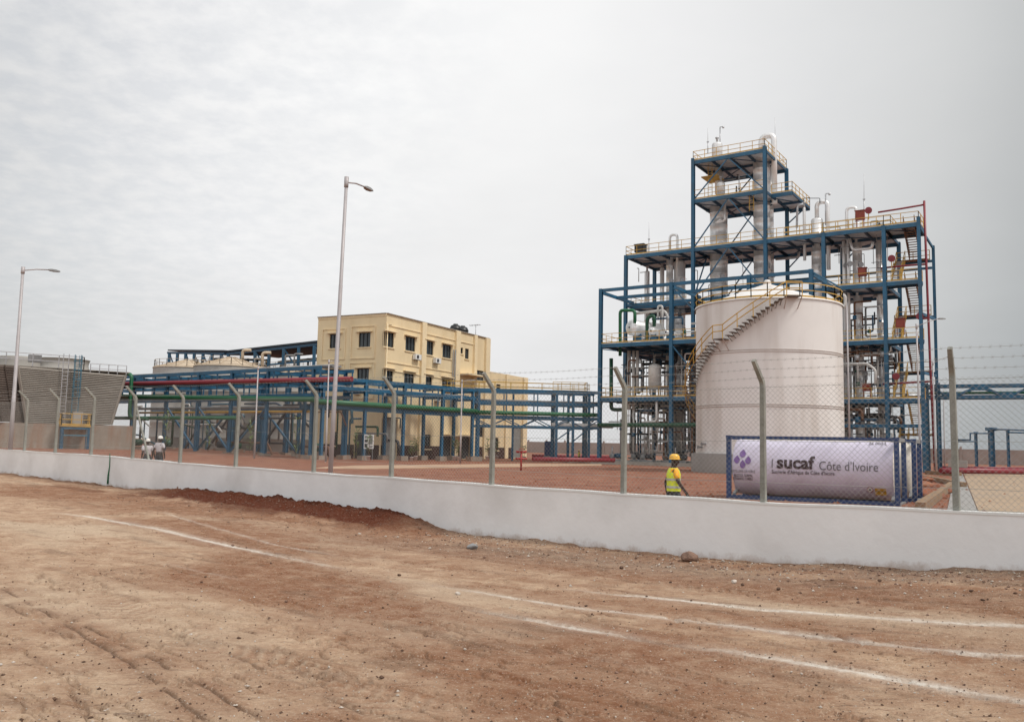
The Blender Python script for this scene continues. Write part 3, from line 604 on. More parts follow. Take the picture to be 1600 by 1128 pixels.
def deck(aa, ab, ba, bb, z, holes=(), rails='fblr', dbl=True, m_=None):
    """deck plate, edge beams, joists and diagonal bracing underneath, handrail on the named sides"""
    mb = MB(); c = P((aa + ab) / 2, (ba + bb) / 2, z - .03); mb.box(c, (ab - aa + .1, bb - ba + .1, .06), DP.u); mb.build('deck', m_ or DECK, dt)
    zb_ = z - .06 - .21
    beams([(P(aa, ba, zb_), P(ab, ba, zb_)), (P(aa, bb, zb_), P(ab, bb, zb_))], 'edge_beam')
    mb = MB(); n = max(1, round((ab - aa) / 2.1))
    for i in range(n + 1):
        a = aa + (ab - aa) * i / n; mb.bar(P(a, ba + .12, z - .062 - .16), P(a, bb - .12, z - .062 - .16), .14, .32)
    m = max(1, round((bb - ba) / 4.2))
    for j in range(1, m): mb.bar(P(aa, ba + (bb - ba) * j / m, z - .07 - .26), P(ab, ba + (bb - ba) * j / m, z - .07 - .26), .16, .3)
    mb.build('joist', DBLUE, dt); mb = MB(); k = max(1, round((ab - aa) / 4.2))
    for i in range(k):
        x0, x1 = aa + (ab - aa) * i / k, aa + (ab - aa) * (i + 1) / k
        mb.bar(P(x0, ba, z - .5), P(x1, (ba + bb) / 2, z - .5), .09, .09); mb.bar(P(x1, (ba + bb) / 2, z - .48), P(x0, bb, z - .48), .09, .09)
    mb.build('deck_bracing', DBLUE, dt)
    if rails:
        S_ = {'f': (P(aa, ba, z), P(ab, ba, z)), 'b': (P(ab, bb, z), P(aa, bb, z)), 'l': (P(aa, bb, z), P(aa, ba, z)), 'r': (P(ab, ba, z), P(ab, bb, z))}
        for s_ in rails: rail([S_[s_][0], S_[s_][1]]).build('railing', YEL, dt)
deck(a0, a1, 0, B, L3, rails='fbl'); deck(a1, a2, 0, B, L3, rails='fb'); deck(a2, a3, 0, B, L3, rails='f'); deck(a3, a4, 0, B, L3, rails='f')
deck(a4, a5, 0, 4.6, L3, rails='fbr')
deck(a1, a2, 0, B, L4, rails='fb'); deck(a2 + .05, a2 + 2.4, 2.2, B + 1.2, L4, rails='fbr'); deck(a1, a2, 0, B, L5, rails='fblr')
deck(a2 + .8, a3 + 6.0, B - 4.0, B + .5, L3 + 1.05, rails='fbr')
deck(a3, a4, 0, B, L2, rails='fb'); deck(a4, a5, 0, 1.6, L2, rails='fr'); deck(a0, a1 - 1.5, 1.5, B, L2 - .1, rails='fbl')
for z in (L1, L0):
    deck(r0[0], r0[1], -B, -.1, z, rails='fl'); deck(r0[1], r0[3], -B, -.1, z, rails='f')
    for x0, x1 in ((a0, a1), (a1, a2), (a2, a3)): deck(x0, x1, .1, B, z, rails='b')
    deck(a3, a4, 0, B, z, rails='fb'); deck(a4, a5, 0, 1.6, z, rails='fr')
# open top frame of the front annex
zt2 = L2 + .1
beams([(P(r0[0], -B, zt2), P(r0[3], -B, zt2)), (P(r0[0], -B + .2, zt2 - .2), P(r0[0], 0, zt2 - .2)), (P(r0[1], -B + .2, zt2 - .2), P(r0[1], 0, zt2 - .2)), (P(r0[2], -B + .2, zt2 - .2), P(r0[2], 0, zt2 - .2)), (P(r0[3], -B + .2, zt2 - .2), P(r0[3], 0, zt2 - .2)),
       (P(r0[0], -4.6, zt2 - .25), P(r0[3], -4.6, zt2 - .25)), (P(r0[0], -B + .25, L2 - 1.0), P(r0[1], -B + .25, L2 - 1.0))][:6], 'top_beam', w=.2, h=.36)
for z in (L0, L1, L2, 4.6):
    lst = [(P(x, .2, z - .3), P(x, B - .2, z - .3)) for x in (a0, a1, a2, a3, a4)]
    if z == L2: lst += [(P(a0, 0, z - .3), P(a3, 0, z - .3)), (P(a0, B, z - .3), P(a3, B, z - .3))]
    if z == 4.6: lst = [(P(a0, B, z), P(a4, B, z)), (P(a3, 0, z), P(a5, 0, z))]
    beams(lst, w=.2, h=.34)
beams([(P(a2, 0, L3 - 3.1), P(a4, 0, L3 - 3.1))][:0] or [(P(a2, B, 22.2), P(a5, B, 22.2)), (P(a4, 5.2, 22.3), P(a5 + .6, 5.2, 22.3)), (P(a4, 5.2, 16.3), P(a5 + .6, 5.2, 16.3)), (P(a4, 5.2, 10.3), P(a5 + .6, 5.2, 10.3)), (P(a5, .2, L3 - .4), P(a5 + .6, 5.2, L3 - 1.8)),
       (P(a5, .2, 16), P(a5 + .6, 5.2, 16)), (P(a5, .2, 10), P(a5 + .6, 5.2, 10))], w=.16, h=.26)
def brace(p, q, w=.125): MB().bar(p, q, w, w).build('brace', BLUE, dt)
for b in (0, B):
    for z0, z1 in ((L2, L3), (L3, L4), (L4, L5)):
        am = (a1 + a2) / 2; brace(P(a1 + .1, b, z0), P(am, b, z1 - .4)); brace(P(a2 - .1, b, z0), P(am, b, z1 - .4))
brace(P(a1, B / 2, L3 - .5), P(a1, .2, L2)); brace(P(a3 + .1, B, L3 - 1.8), P(a3 + 1.5, B, L3 - .4)); brace(P(a2 + .1, B, L3 - 1.8), P(a2 + 1.5, B, L3 - .4)); brace(P(a2, B, L4 - 2.2), P(a2 + 2.2, B, L4 - .4))
brace(P(r0[1] + .1, -B, L2 - .3), P(r0[1] + 2.6, -B, L2 - 3)); brace(P(r0[1] + .1, -B, L1 - .6), P(r0[1] + 2.4, -B, L1 - 3.4)); brace(P(r0[2] - .1, -B, 0.2), P(r0[1] + 5, -B, L0 - 1.3), .3); brace(P(r0[0], -B, L1 - .6), P(r0[0] + 2, -B, L1 - .9), .1)
for px in (1120,):
    brace(P(r0[1] + 1.2, 0, L1), P(a1, 0, L2 - .4)); brace(P(a1, 0, L2 - .4), P(a1 + 3, 0, L1 + .2)); brace(P(r0[1] + .1, -4.2, L1 + .3), P(r0[2] - 2, -4.2, L2), .2)
brace(P(r0[3], -B + .2, zt2), P(r0[3] + 2.2, -B + 3, zt2 - 1.4))
# small hanging platform and ladders on the upper tower
MB().box(P(a1 + 1.2, 3.4, L5 - 1.5), (2.0, 2.8, .12), DP.u).build('ladder_platform', YEL, dt)
def ladder(p, z0, z1, ax, parent, m_=YEL, cage=False, w=.5, out=None):
    mb = MB(); ax = Vector(ax).normalized(); p = Vector(p)
    for s_ in (-1, 1): mb.bar(Vector((p.x, p.y, z0)) + ax * w / 2 * s_, Vector((p.x, p.y, z1 + 1.0)) + ax * w / 2 * s_, .06)
    n = int((z1 - z0) / .34)
    for i in range(n): z = z0 + .2 + i * .34; mb.bar(Vector((p.x, p.y, z)) - ax * w / 2, Vector((p.x, p.y, z)) + ax * w / 2, .035)
    if cage:
        o_ = Vector(out).normalized()
        for z in np.arange(z0 + 2.2, z1 + 1, .9):
            pts = [Vector((p.x, p.y, z)) + ax * (w * .7 * math.cos(t_)) + o_ * (.75 * math.sin(t_)) for t_ in np.linspace(math.pi, 0, 8)]; mb.tube(pts, .03, 4)
        for t_ in (math.pi * .75, math.pi * .5, math.pi * .25): q = Vector((p.x, p.y, 0)) + ax * (w * .7 * math.cos(t_)) + o_ * (.75 * math.sin(t_)); mb.bar(q + Vector((0, 0, z0 + 2.2)), q + Vector((0, 0, z1 + .9)), .04)
    mb.build('ladder', m_, parent)
ladder(P(a2 - 1.7, -.1 + .5, 0), L4 - 2.2, L4 + .2, DP.u, dt); ladder(P(a1 + 1.3, 2.1, 0), L4, L5 - 1, DP.u, dt)
# stair tower at the right end
def flight(aL, b0, z0, b1, z1, w, m_, mt):
    mb = MB(); nst = max(4, round((z1 - z0) / .21))
    for s_ in (0, w): mb.bar(P(aL + s_, b0, z0 - .05), P(aL + s_, b1, z1 - .05), .06, .26)
    fl = mb.build('stair_flight', m_, dt); mb = MB()
    for i in range(1, nst): t_ = i / nst; mb.box(P(aL + w / 2, b0 + (b1 - b0) * t_, z0 + (z1 - z0) * t_), (w, .27, .05), DP.u)
    o = mb.build('tread', mt, fl)
    for s_ in (0, w):
        mb = MB(); up = Vector((0, 0, 1.0)); p, q = P(aL + s_, b0, z0), P(aL + s_, b1, z1)
        for k in (.5, 1): mb.bar(p + up * k, q + up * k, .05)
        for i in range(5): c = p.lerp(q, i / 4); mb.bar(c, c + up, .05)
        mb.build('handrail', m_, fl)
levels = [0.2, L0, L1, L2, L3]
for i, (za, zb_) in enumerate(zip(levels[:-1], levels[1:])):
    zm = (za + zb_) / 2
    flight(a4 + .45, .9, za, 4.3, zm, .85, YEL, GALV); flight(a4 + 1.75, 4.3, zm, .9, zb_, 1.05, RUST if i != 0 else YEL, RUST)
    mb = MB(); mb.box(P((a4 + a5) / 2 + .2, 4.85, zm - .05), (a5 - a4 - .2, 1.2, .1), DP.u); mb.build('landing', RUST, dt)
    rail([P(a4 + .3, 5.4, zm), P(a5 + .2, 5.4, zm)]).build('railing', YEL, dt)
# concrete slab and plinth below
pl_ = thing('concrete_plinth', 'long low concrete plinth under the blue process tower', 'plinth', tuple(P(a0, 0, 0)))
mb = MB(); mb.box(P((r0[0] + a4) / 2 + .6, 0, -.05), (a4 - r0[0] + 2.6, 2 * B + 1.6, .8), DP.u); mb.build('slab', CONC, pl_)
mb = MB(); mb.box(P((r0[0] + a4) / 2, -B - 1.4, .0), (a4 - r0[0] - 3, .3, .55), DP.u); mb.build('kerb', CONC, pl_)
# ------------------------------------------------------------------ vessels (each one a thing)
def vessel(label, a, b, z0, z1, r, dome=True, m_=None, bands=True, top='loop', cat='column', name='distillation_column', group='tall metal columns in the process tower', loopdir=1, legs=False, r2=None, lh=1.9):
    c = P(a, b, z0); o = thing(name, label, cat, tuple(c), group); m_ = m_ or ALU
    prof = [(.001, 0), (r, .02)]; H_ = z1 - z0; z = 1.5
    while z < H_ - 1 and bands: prof += [(r, z - .04), (r * 1.018, z - .035), (r * 1.018, z + .035), (r, z + .04)]; z += 1.5
    prof += [(r, H_)]
    if dome: prof += [(r * math.cos(t_), H_ + r * .55 * math.sin(t_)) for t_ in np.linspace(.2, math.pi / 2 - .02, 6)]
    else: prof += [(.001, H_ + .01)]
    MB().lathe(prof, c, 20).build('shell', m_, o); zt_ = H_ + r * .5
    if top == 'loop':
        mb = MB(); q = c + Vector((0, 0, zt_ - .1)); d = DP.u * loopdir * (r + .55); mb.pipe([q, q + Vector((0, 0, lh)), q + d + Vector((0, 0, lh)), q + d - Vector((0, 0, min(6, H_ * .6)))], r * .36, 10, bend=.7); mb.build('vapour_pipe', m_, o)
    if top == 'cap': MB().lathe([(.001, zt_), (.12, zt_), (.12, zt_ + .5), (.22, zt_ + .5), (.22, zt_ + .62), (.001, zt_ + .63)], c, 10).build('nozzle', GALV, o)
    mb = MB()
    for i in range(int(H_ / 4)):
        zz_ = 2 + i * 4.0; an = 2.2 + i * 1.9; dd = DP.u * math.cos(an) - DP.n * abs(math.sin(an)); q = c + Vector((0, 0, zz_)); mb.tube([q + dd * r * .9, q + dd * (r + .28)], .22, 10); mb.tube([q + dd * (r + .26), q + dd * (r + .34)], .3, 10)
    if H_ > 4: mb.build('manhole', GALV, o)
    if legs:
        mb = MB()
        for k in range(4): an = k * math.pi / 2 + .7; d = Vector((math.cos(an), math.sin(an), 0)) * r * .85; mb.bar(c + d + Vector((0, 0, -.8)), c + d + Vector((0, 0, .3)), .09)
        mb.build('leg', GALV, o)
    return o
def vpx(label, x0, x1, y, b, z0, z1, **k):
    aL, aR = A(x0, y, b), A(x1, y, b); return vessel(label, (aL + aR) / 2, b, z0, z1, (aR - aL) / 2 * .93, **k)
vpx('thick ribbed metal column rising through the left half of the highest deck tower', 1109, 1137, 350, 4.4, .4, L4 + .8, top=None, loopdir=-1)
vpx('narrower metal column top under the highest deck, left side', 1117, 1131, 290, 4.4, L4 + 1.6, L5 + .4, top=None, name='column_top', cat='column')
vpx('thick metal column in the right half of the highest deck tower with a looped pipe on top', 1177, 1204, 350, 4.0, .4, L5 + .2, loopdir=1, lh=2.3)
vpx('slim metal column right of the thick column, at the rear right of the tower', 1199, 1209, 350, 6.0, .4, L5 - .6, top=None)
vpx('wide metal column left of the tower, under the low left deck', 1053, 1071, 430, 4.2, .4, L3 - .7, top=None)
vpx('metal column with a looped pipe poking above the low left deck', 1041, 1052, 430, 3.6, .4, L3 + .8, loopdir=1)
vpx('short clad column at the far left corner below the left deck', 1007, 1015, 440, 5.2, L1, L3 - 1.2, top='cap')
vpx('slim clad column second from the left corner below the left deck', 1031, 1038, 440, 5, L1, L3 - 1.0, top='cap')
vpx('fat metal column whose domed head with a looped pipe stands on the right deck', 1268, 1288, 450, 4.6, .4, L3 + 2.6, loopdir=1, r2=1)
vpx('metal column near the right end with a looped pipe on top', 1332, 1348, 430, 4.6, .4, L3 + 1.6, loopdir=-1)
vpx('metal column nearest to the stairs at the right end', 1369, 1382, 450, 5.2, 1.0, L3 - .6, top=None)
vpx('slim pale pipe column left of the pair beside the right end column', 1316, 1322, 430, 4.0, .4, L3 - .3, top=None, bands=False)
vpx('slim pale pipe column right of the pair beside the right end column', 1323, 1328, 430, 3.4, .4, L3 - .3, top=None, bands=False)
vpx('upright white receiver drum on the second deck left of the storage tank', 1013, 1033, 600, -6.4, L0 + .9, L0 + 3.4, bands=False, top=None, m_=WPIPE, name='process_drum', cat='drum', group='drums on the decks', legs=True)
vpx('pale cylindrical drum by the left end of the highest deck', 1112, 1129, 228, 3.0, L5 + .3, L5 + 2.5, bands=False, top='cap', name='process_drum', cat='drum', group='drums on the decks')
vpx('small upright vessel on the fourth deck of the tower', 1120, 1133, 290, 1.6, L4 + .3, L4 + 1.9, bands=False, top='cap', name='process_drum', cat='drum', group='drums on the decks')
def hdrum(label, px, py, b, r, ln, d, m_=ALU):
    a, z = DP.hit(px, py, b); c = P(a, b, z); o = thing('horizontal_drum', label, 'drum', tuple(c), 'horizontal drums with round heads')
    prof = [(.001, -r * .42), (r * .5, -r * .36), (r * .86, -r * .18), (r, 0), (r, ln), (r * .86, ln + r * .2), (.001, ln + r * .4)]; MB().lathe(prof, c, 22, axis=d).build('shell', m_, o)
    mb = MB(); dd = Vector(d).normalized(); mb.tube([c - dd * (r * .46), c - dd * (r * .40)], .11, 8); mb.build('nozzle', DARK, o); mb = MB()
    for k in (.2, .8): q = c + dd * ln * k; mb.box(q - Vector((0, 0, r * .98 + .15)), (r * 1.3, .2, .7), (-dd.y, dd.x)); 
    mb.build('saddle', BLUE, o); return o
hdrum('large silver drum with a rounded end on the third deck at the left', 987, 512, -5.6, .92, 4.6, DP.n * .9 + DP.u * .3)
hdrum('small silver drum right of the large one on the third deck', 1018, 517, -6.6, .42, 3.0, DP.n)
hdrum('tiny horizontal receiver nearest the second front post on the third deck', 1041, 519, -6.8, .26, 2.4, DP.n)
# ------------------------------------------------------------------ pipes traced at their depth
def pipe(label, pts, b, r, m_, group=None, name='process_pipe', n=8):
    w = DP.pp(pts, b); o = MB().pipe(w, r, n).build(name, m_, None); return tag(o, label, 'pipe', group)
pipe('green gooseneck pipe arching over the large silver drum', [(969, 556), (969, 485), (992, 485), (992, 505)], -6.4, .19, GREEN)
pipe('dark green hooked pipe between the two silver drums', [(1011, 532), (1011, 497), (1022, 492), (1022, 510)], -5.6, .2, DGREEN)
pipe('pale pipe looping above the silver drums to the right', [(992, 490), (1037, 485), (1043, 492), (1043, 528)], -3.4, .16, WPIPE)
pipe('pale upper pipe above the drums ending left of the blue post', [(1028, 500), (1028, 478), (1035, 478), (1035, 528)], -4.0, .12, WPIPE)
pipe('silver bent pipe on the front of the left tower column', [(1128, 342), (1117, 349), (1133, 345), (1132, 305)], 2.4, .16, ALU)
pipe('grey bracketed pipe loop right of the tower below the right deck', [(1212, 405), (1248, 402), (1248, 388), (1320, 376)], 6.2, .17, GALV)
pipe('silver pipe curving under the right deck between the columns', [(1327, 372), (1332, 391), (1362, 388), (1364, 378)], 2.2, .16, ALU)
pipe('pale pipe with an elbow beside the storage tank at the third deck', [(1308, 461), (1321, 461), (1321, 480), (1308, 482)], -1, .17, WPIPE)
pipe('thick brown pipe bending to the tank beneath the lowest right deck', [(1312, 668), (1340, 666), (1344, 650), (1344, 636)], 1.5, .26, RUST)
pipe('long pale pipe running left to right above the second deck', [(976, 607), (1052, 606)], -3.0, .2, WPIPE)
pipe('pale pipe dropping from the second deck and turning left', [(1026, 620), (1026, 658), (1003, 660)], -8.2, .13, WPIPE)
pipe('pale pipe from the tank to valves above the lowest right deck', [(1313, 569), (1355, 568), (1368, 578), (1368, 600)], -1, .13, WPIPE)
pipe('long green header pipe across the front at tank mid height', [(935, 664), (1100, 664)], -B - .5, .24, DGREEN)
pipe('dark green pipe behind the second front post under the third deck', [(955, 560), (955, 640), (975, 640)], -6.2, .22, DGREEN)
pipe('thick pale vertical pipe left of three below the third deck', [(983, 548), (983, 640)], -5.5, .22, WPIPE)
pipe('thick pale vertical pipe middle of three below the third deck', [(990, 548), (990, 645)], -5.5, .18, WPIPE)
pipe('thick pale vertical pipe right of three below the third deck', [(996, 548), (996, 612)], -5.5, .18, WPIPE)
pipe('red fire main riser at the far right of the stairs', [(1443, 300), (1463, 760)][:0] or [(1444, 314), (1448, 430), (1453, 560), (1461, 734)], .6, .12, MAROON)
pipe('red fire branch from the riser to the top right deck', [(1444, 320), (1410, 326), (1372, 332)], .6, .10, MAROON)
pipe('red branch pipe crossing the stairs at the fourth level', [(1447, 413), (1418, 415), (1377, 419)], .6, .10, MAROON)
pipe('red branch pipe crossing the stairs above the second level', [(1454, 596), (1420, 598), (1380, 600)], .6, .10, MAROON)
pipe('red branch pipe crossing beside the lamp at the third level', [(1450, 497), (1436, 499), (1437, 494)], .6, .10, MAROON)
# vessels heads on the right deck
vpx('slim riser pipe with a dark cap left of the domed head on the right deck', 1254, 1259, 330, 4, L3 - 2, L3 + 4.1, bands=False, top='cap', name='vent_pipe', cat='pipe', group='vent pipes on the right deck')
pipe('bent vent pipe leftmost on the right deck', [(1245, 356), (1246, 321), (1255, 319)], 3.6, .13, GALV)
pipe('thin wire pipe joining the vent to the domed head', [(1256, 318), (1256, 310), (1281, 310), (1281, 318)], 4.2, .04, DARK)
def lightning_rod(label, px, y0, y1, b, r=.045):
    w = DP.pp([(px, y1), (px, (y0 * .45 + y1 * .55)), (px, y0)], b); mb = MB(); mb.tube([w[0], w[1]], r * 1.3, 6); mb.tube([w[1], w[2]], r * .5, 5); mb.box(w[1], (.25, .12, .12), DP.u); tag(mb.build('lightning_rod', GALV), label, 'lightning rod', 'lightning rods')
lightning_rod('thin rod on the left low deck', 1014, 347, 396, 2); lightning_rod('tallest rod at the right rear of the top deck', 1211, 184, 258, 6.5); lightning_rod('rod rising from the right deck beside the red reel', 1350, 272, 344, 2.6); lightning_rod('short thin rod at the left of the top deck', 1106, 200, 240, 2.2)
def mast(label, px, y0, y1, b, arm=6):
    w = DP.pp([(px, y1), (px, y0)], b); mb = MB(); mb.tube(w, .07, 6); q = w[1]; mb.tube([q, q + DP.u * arm * .07], .05, 6); mb.lathe([(.001, -.25), (.13, -.2), (.13, 0), (.001, .03)], q + DP.u * arm * .07, 8); tag(mb.build('floodlight_pole', GALV), label, 'floodlight', 'small floodlight poles')
mast('floodlight pole in the middle of the top deck', 1125, 199, 240, 5); mast('floodlight pole braced on the right deck', 1290, 303, 352, 2.6)
# equipment boxes, reels
def box_thing(name, label, cat, pts, b, depth, m_, legs=True, group=None):
    (x0, y0), (x1, y1) = pts; aL, zt_ = DP.hit(x0, y0, b); aR, zb_ = DP.hit(x1, y1, b); c = P((aL + aR) / 2, b, zb_); o = thing(name, label, cat, tuple(c), group)
    mb = MB(); mb.box(c + Vector((0, 0, (zt_ - zb_) / 2)), (aR - aL, depth, zt_ - zb_), DP.u); mb.build('cabinet', m_, o)
    mb = MB(); mb.box(c + Vector((0, 0, zt_ - zb_ + .03)), (aR - aL + .16, depth + .16, .06), DP.u); mb.build('lid', m_, o)
    mb = MB(); mb.box(c - DP.n * (depth / 2 + .02) + Vector((0, 0, (zt_ - zb_) / 2)), ((aR - aL) * .8, .04, (zt_ - zb_) * .8), DP.u); dr = mb.build('door', m_, o)
    if legs:
        mb = MB()
        for s_ in (-1, 1): mb.bar(c + DP.u * s_ * (aR - aL) * .4 - Vector((0, 0, .75)), c + DP.u * s_ * (aR - aL) * .4, .08)
        mb.build('stand', m_, o)
    return o
HB = mat('faded red hose cabinet', (.24, .04, .02), .5, var=.2)
box_thing('hose_cabinet', 'red hose cabinet on the top right deck below the round reel', 'cabinet', [(1337, 331), (1351, 343)], 1.2, .5, HB, group='red hose cabinets')
box_thing('hose_cabinet', 'red hose cabinet on the fourth level between the columns', 'cabinet', [(1341, 420), (1354, 431)], .8, .5, HB, group='red hose cabinets')
box_thing('hose_cabinet', 'red hose cabinet on the stair platform at the third level', 'cabinet', [(1400, 499), (1414, 512)], .4, .5, HB, group='red hose cabinets')
box_thing('hose_cabinet', 'red hose cabinet on the lowest right deck beside the tank', 'cabinet', [(1348, 600), (1361, 611)], .6, .5, HB, group='red hose cabinets')
def reel(label, px, py, b=.3):
    a, z = DP.hit(px, py, b); c = P(a, b, z); o = thing('hose_reel', label, 'hose reel', tuple(c), 'round red hose reels')
    d = (DP.u * .2 - DP.n).normalized(); MB().disc(c, .36, 16, d, .16).build('drum', MAROON, o); MB().disc(c + d * .1, .12, 10, d, .08).build('hub', MAROON, o); MB().bar(c - Vector((0, 0, 1.0)), c - Vector((0, 0, .3)), .07).build('bracket', YEL, o)
reel('round red reel on the top right deck', 1357, 329); reel('round red reel beside the stairs at the fourth level', 1393, 404); reel('round red reel at the right edge of the stairs, third level', 1437, 494, .0); reel('round red reel beside the stairs at the second level', 1400, 588)
box_thing('water_tank', 'black box shaped tank at the left end of the low deck', 'tank', [(994, 384), (1008, 394)], 1.6, 1.0, BLACKP, legs=False)
# ------------------------------------------------------------------ pipework clutter inside the bays: every run a pipe of its own
rn = random.Random(5); CL = []
def scr(p):
    d = Vector(p) - EYE; return 800 + F * d.dot(_r) / d.dot(_f)
CN = {}
for m_, n_ in ((GALV, 'grey'), (WPIPE, 'pale'), (DARK, 'black'), (DBLUE, 'dark blue'), (GREY, 'dull grey'), (RUST, 'brown'), (DGREEN, 'dark green')): CN[m_.name] = n_
def clutter(n, aR, bR, zlo, zhi, key, vert=.5, mats=(GALV, WPIPE, DARK, DBLUE, GREY, RUST), rr=(.05, .13)):
    for i in range(n):
        a = rn.uniform(*aR); b = rn.uniform(*bR); m_ = rn.choice(mats); r_ = rn.uniform(*rr)
        if rn.random() < vert:
            z0 = zlo + rn.uniform(0, .3) * (zhi - zlo); z1 = zhi - rn.uniform(0, .35) * (zhi - zlo); pts = [P(a, b, z0), P(a, b, z1)]
            if rn.random() < .6: pts.append(P(a + rn.choice((-1, 1)) * rn.uniform(.6, 2.2), b, z1))
            if rn.random() < .35: pts.insert(0, P(a + rn.choice((-1, 1)) * rn.uniform(.5, 1.8), b, z0))
        else:
            z = rn.uniform(zlo + .3, zhi - .2); ln = rn.uniform(1.5, 5); pts = [P(a, b, z), P(min(a + ln, aR[1]), b, z)]
            if rn.random() < .6: pts.append(P(min(a + ln, aR[1]), b, z + rn.choice((-1, 1)) * rn.uniform(.5, 1.6)))
        pts[-1] = pts[-1] + Vector((0, 0, .003))
        o = MB().pipe(pts, r_, 6).build('process_pipe', m_); tag(o, key[0], 'pipe', key[1])
        up_ = abs(pts[0].z - pts[1].z) > .5 or (len(pts) > 2 and abs(pts[1].z - pts[2].z) > 2); de = CN[m_.name] + (' upright' if up_ else ' level') + (' bent' if len(pts) > 2 else ''); CL.append((o, scr(pts[0]), de + ' ' + key[0]))
        if rn.random() < .6:
            k = rn.random(); q = pts[0].lerp(pts[1], .3 + .4 * k); v = MB(); v.lathe([(.001, -r_ * 1.9), (r_ * 1.9, -r_ * 1.8), (r_ * 1.9, r_ * 1.8), (.001, r_ * 1.9)], q, 8); v.bar(q, q + Vector((0, 0, r_ * 4.5)), .04); v.disc(q + Vector((0, 0, r_ * 4.6)), r_ * 1.6, 8, (0, 0, 1), .03)
            vm = rn.choice((DARK, BLUE, GALV, DGREEN)); vo = v.build('valve', vm); tag(vo, 'v', 'valve', 'valves ' + key[1][6:]); CL.append((vo, scr(q), {DARK.name: 'black', BLUE.name: 'blue', GALV.name: 'grey', DGREEN.name: 'green'}[vm.name] + ' ' + key[0].replace('pipe', 'valve on a pipe', 1)))
clutter(44, (r0[0] + .6, r0[2] - 4), (-B + .8, -.6), .4, L0 - .8, ('pipe at ground level, left of the tank', 'pipes at ground level left of the tank'), vert=.75)
clutter(30, (r0[0] + .6, r0[2] - 4), (0, B), .4, L0 - .8, ('pipe at ground level, rear row', 'pipes at ground level at the rear'), vert=.8, rr=(.06, .16))
clutter(30, (r0[0] + .8, r0[2] - 3), (-B + 1.5, -.6), L0 + .1, L1 - .8, ('pipe on the second deck', 'pipes on the second deck'), vert=.5)
clutter(22, (r0[0] + 4, r0[2] - 3), (0, B), L0 + .1, L1 - .8, ('pipe at the back of the second deck', 'pipes at the rear of the second deck'), vert=.6)
clutter(26, (r0[0] + 3.5, r0[2] - 3), (-B + 1.5, B), L1 + .1, L2 - 1.4, ('pipe near the silver drums', 'pipes on the third deck'), vert=.5)
clutter(22, (a3, a4), (.5, B), .5, L0 - .6, ('pipe at ground level, right of the tank', 'pipes at ground level right of the tank'), vert=.8)
clutter(24, (a3, a4), (.5, B), L0 + .1, L1 - .8, ('pipe on the second level, right of the tank', 'pipes right of the tank, second level'), vert=.65)
clutter(14, (a3, a4), (.5, B), L1 + .1, L2 - 1.5, ('pipe on the third level, right of the tank', 'pipes right of the tank, third level'), vert=.75)
clutter(6, (a1 + .5, a2 - .5), (1, B), L4 + .1, L5 - 1.5, ('pipe under the highest deck', 'pipes under the highest deck'), vert=.5)
clutter(6, (a3, a4 - 1), (B - 3, B), L3 + 1.2, L3 + 2.2, ('small pipe on the raised right deck', 'pipes on the raised right deck'), vert=.5, rr=(.04, .07))
def pump(a, b, label, m_=DARK):
    c = P(a, b, .36); o = thing('pump', label, 'pump', tuple(c), 'pump sets under the tower')
    MB().box(c + Vector((0, 0, .1)), (1.7, .7, .2), DP.u).build('base_frame', GREY, o)
    MB().lathe([(.001, -.5), (.28, -.48), (.3, 0), (.28, .42), (.001, .5)], c + DP.u * .35 + Vector((0, 0, .55)), 12, axis=DP.u).build('motor', m_, o)
    MB().lathe([(.001, -.15), (.3, -.15), (.34, 0), (.3, .15), (.001, .15)], c - DP.u * .5 + Vector((0, 0, .5)), 12, axis=DP.n).build('casing', GREY, o)
    MB().tube([c - DP.u * .5 + Vector((0, 0, .6)), c - DP.u * .5 + Vector((0, 0, 1.6))], .09, 8).build('outlet', GALV, o)
for zl, zh, nm_ in ((L0 - 2.6, L0 - .5, 'under the lowest deck'), (L1 - 2.8, L1 - .6, 'under the third deck'), (L2 - 2.2, L2 - .6, 'high above the third deck')):
    clutter(13, (r0[0] + (.8 if zl < L1 else 5), r0[2] - 3), (-B + 1.5 if zl < L1 else 0, B - 1), zl, zh, ('pipe ' + nm_ + ', left side', 'pipes hung ' + nm_), vert=.12, mats=(DARK, DBLUE, DARK, RUST, DGREEN), rr=(.09, .2))
    if zl < L1: clutter(12, (a3, a4), (0, B - 1), zl, zh, ('pipe ' + nm_ + ', right side', 'pipes hung right of the tank ' + nm_), vert=.12, mats=(DARK, DBLUE, RUST), rr=(.09, .18))
for (n, x0, x1, y0, y1, z0, z1, m_) in ((60, r0[0] + .4, r0[1] + 4, -B + .6, B, .4, L1 - .7, GALV), (40, r0[0] + .4, r0[1] + 4, -B + .6, 2, .4, L0 - .7, WPIPE), (40, r0[0] + 1, r0[1] + 4, -B + 1, B, .4, L1 - .7, DARK), (34, a3, a4, .3, B, .4, L2 - .7, GALV), (26, a3, a4, .3, B, .4, L1 - .7, DARK), (18, a0 + 1, a2, .5, B - .5, L2, L3 - .7, GALV), (16, a3, a4, .5, B - .5, L2, L3 - .7, GREY)):
    mb = MB()
    for i in range(n):
        a = rn.uniform(x0, x1); b = rn.uniform(y0, y1); za, zb_ = rn.uniform(z0, z0 + (z1 - z0) * .7), 0; zb_ = min(z1, za + rn.uniform(1.2, 4.5)); k = rn.uniform(-1.6, 1.6); mb.pipe([P(a, b, za), P(a, b, zb_), P(min(max(a + k, x0), x1) + .01, b, zb_ + .002)], rn.uniform(.025, .055), 5)
    tag(mb.build('small_bore_pipework', m_), kind='stuff')
order_labels(CL)
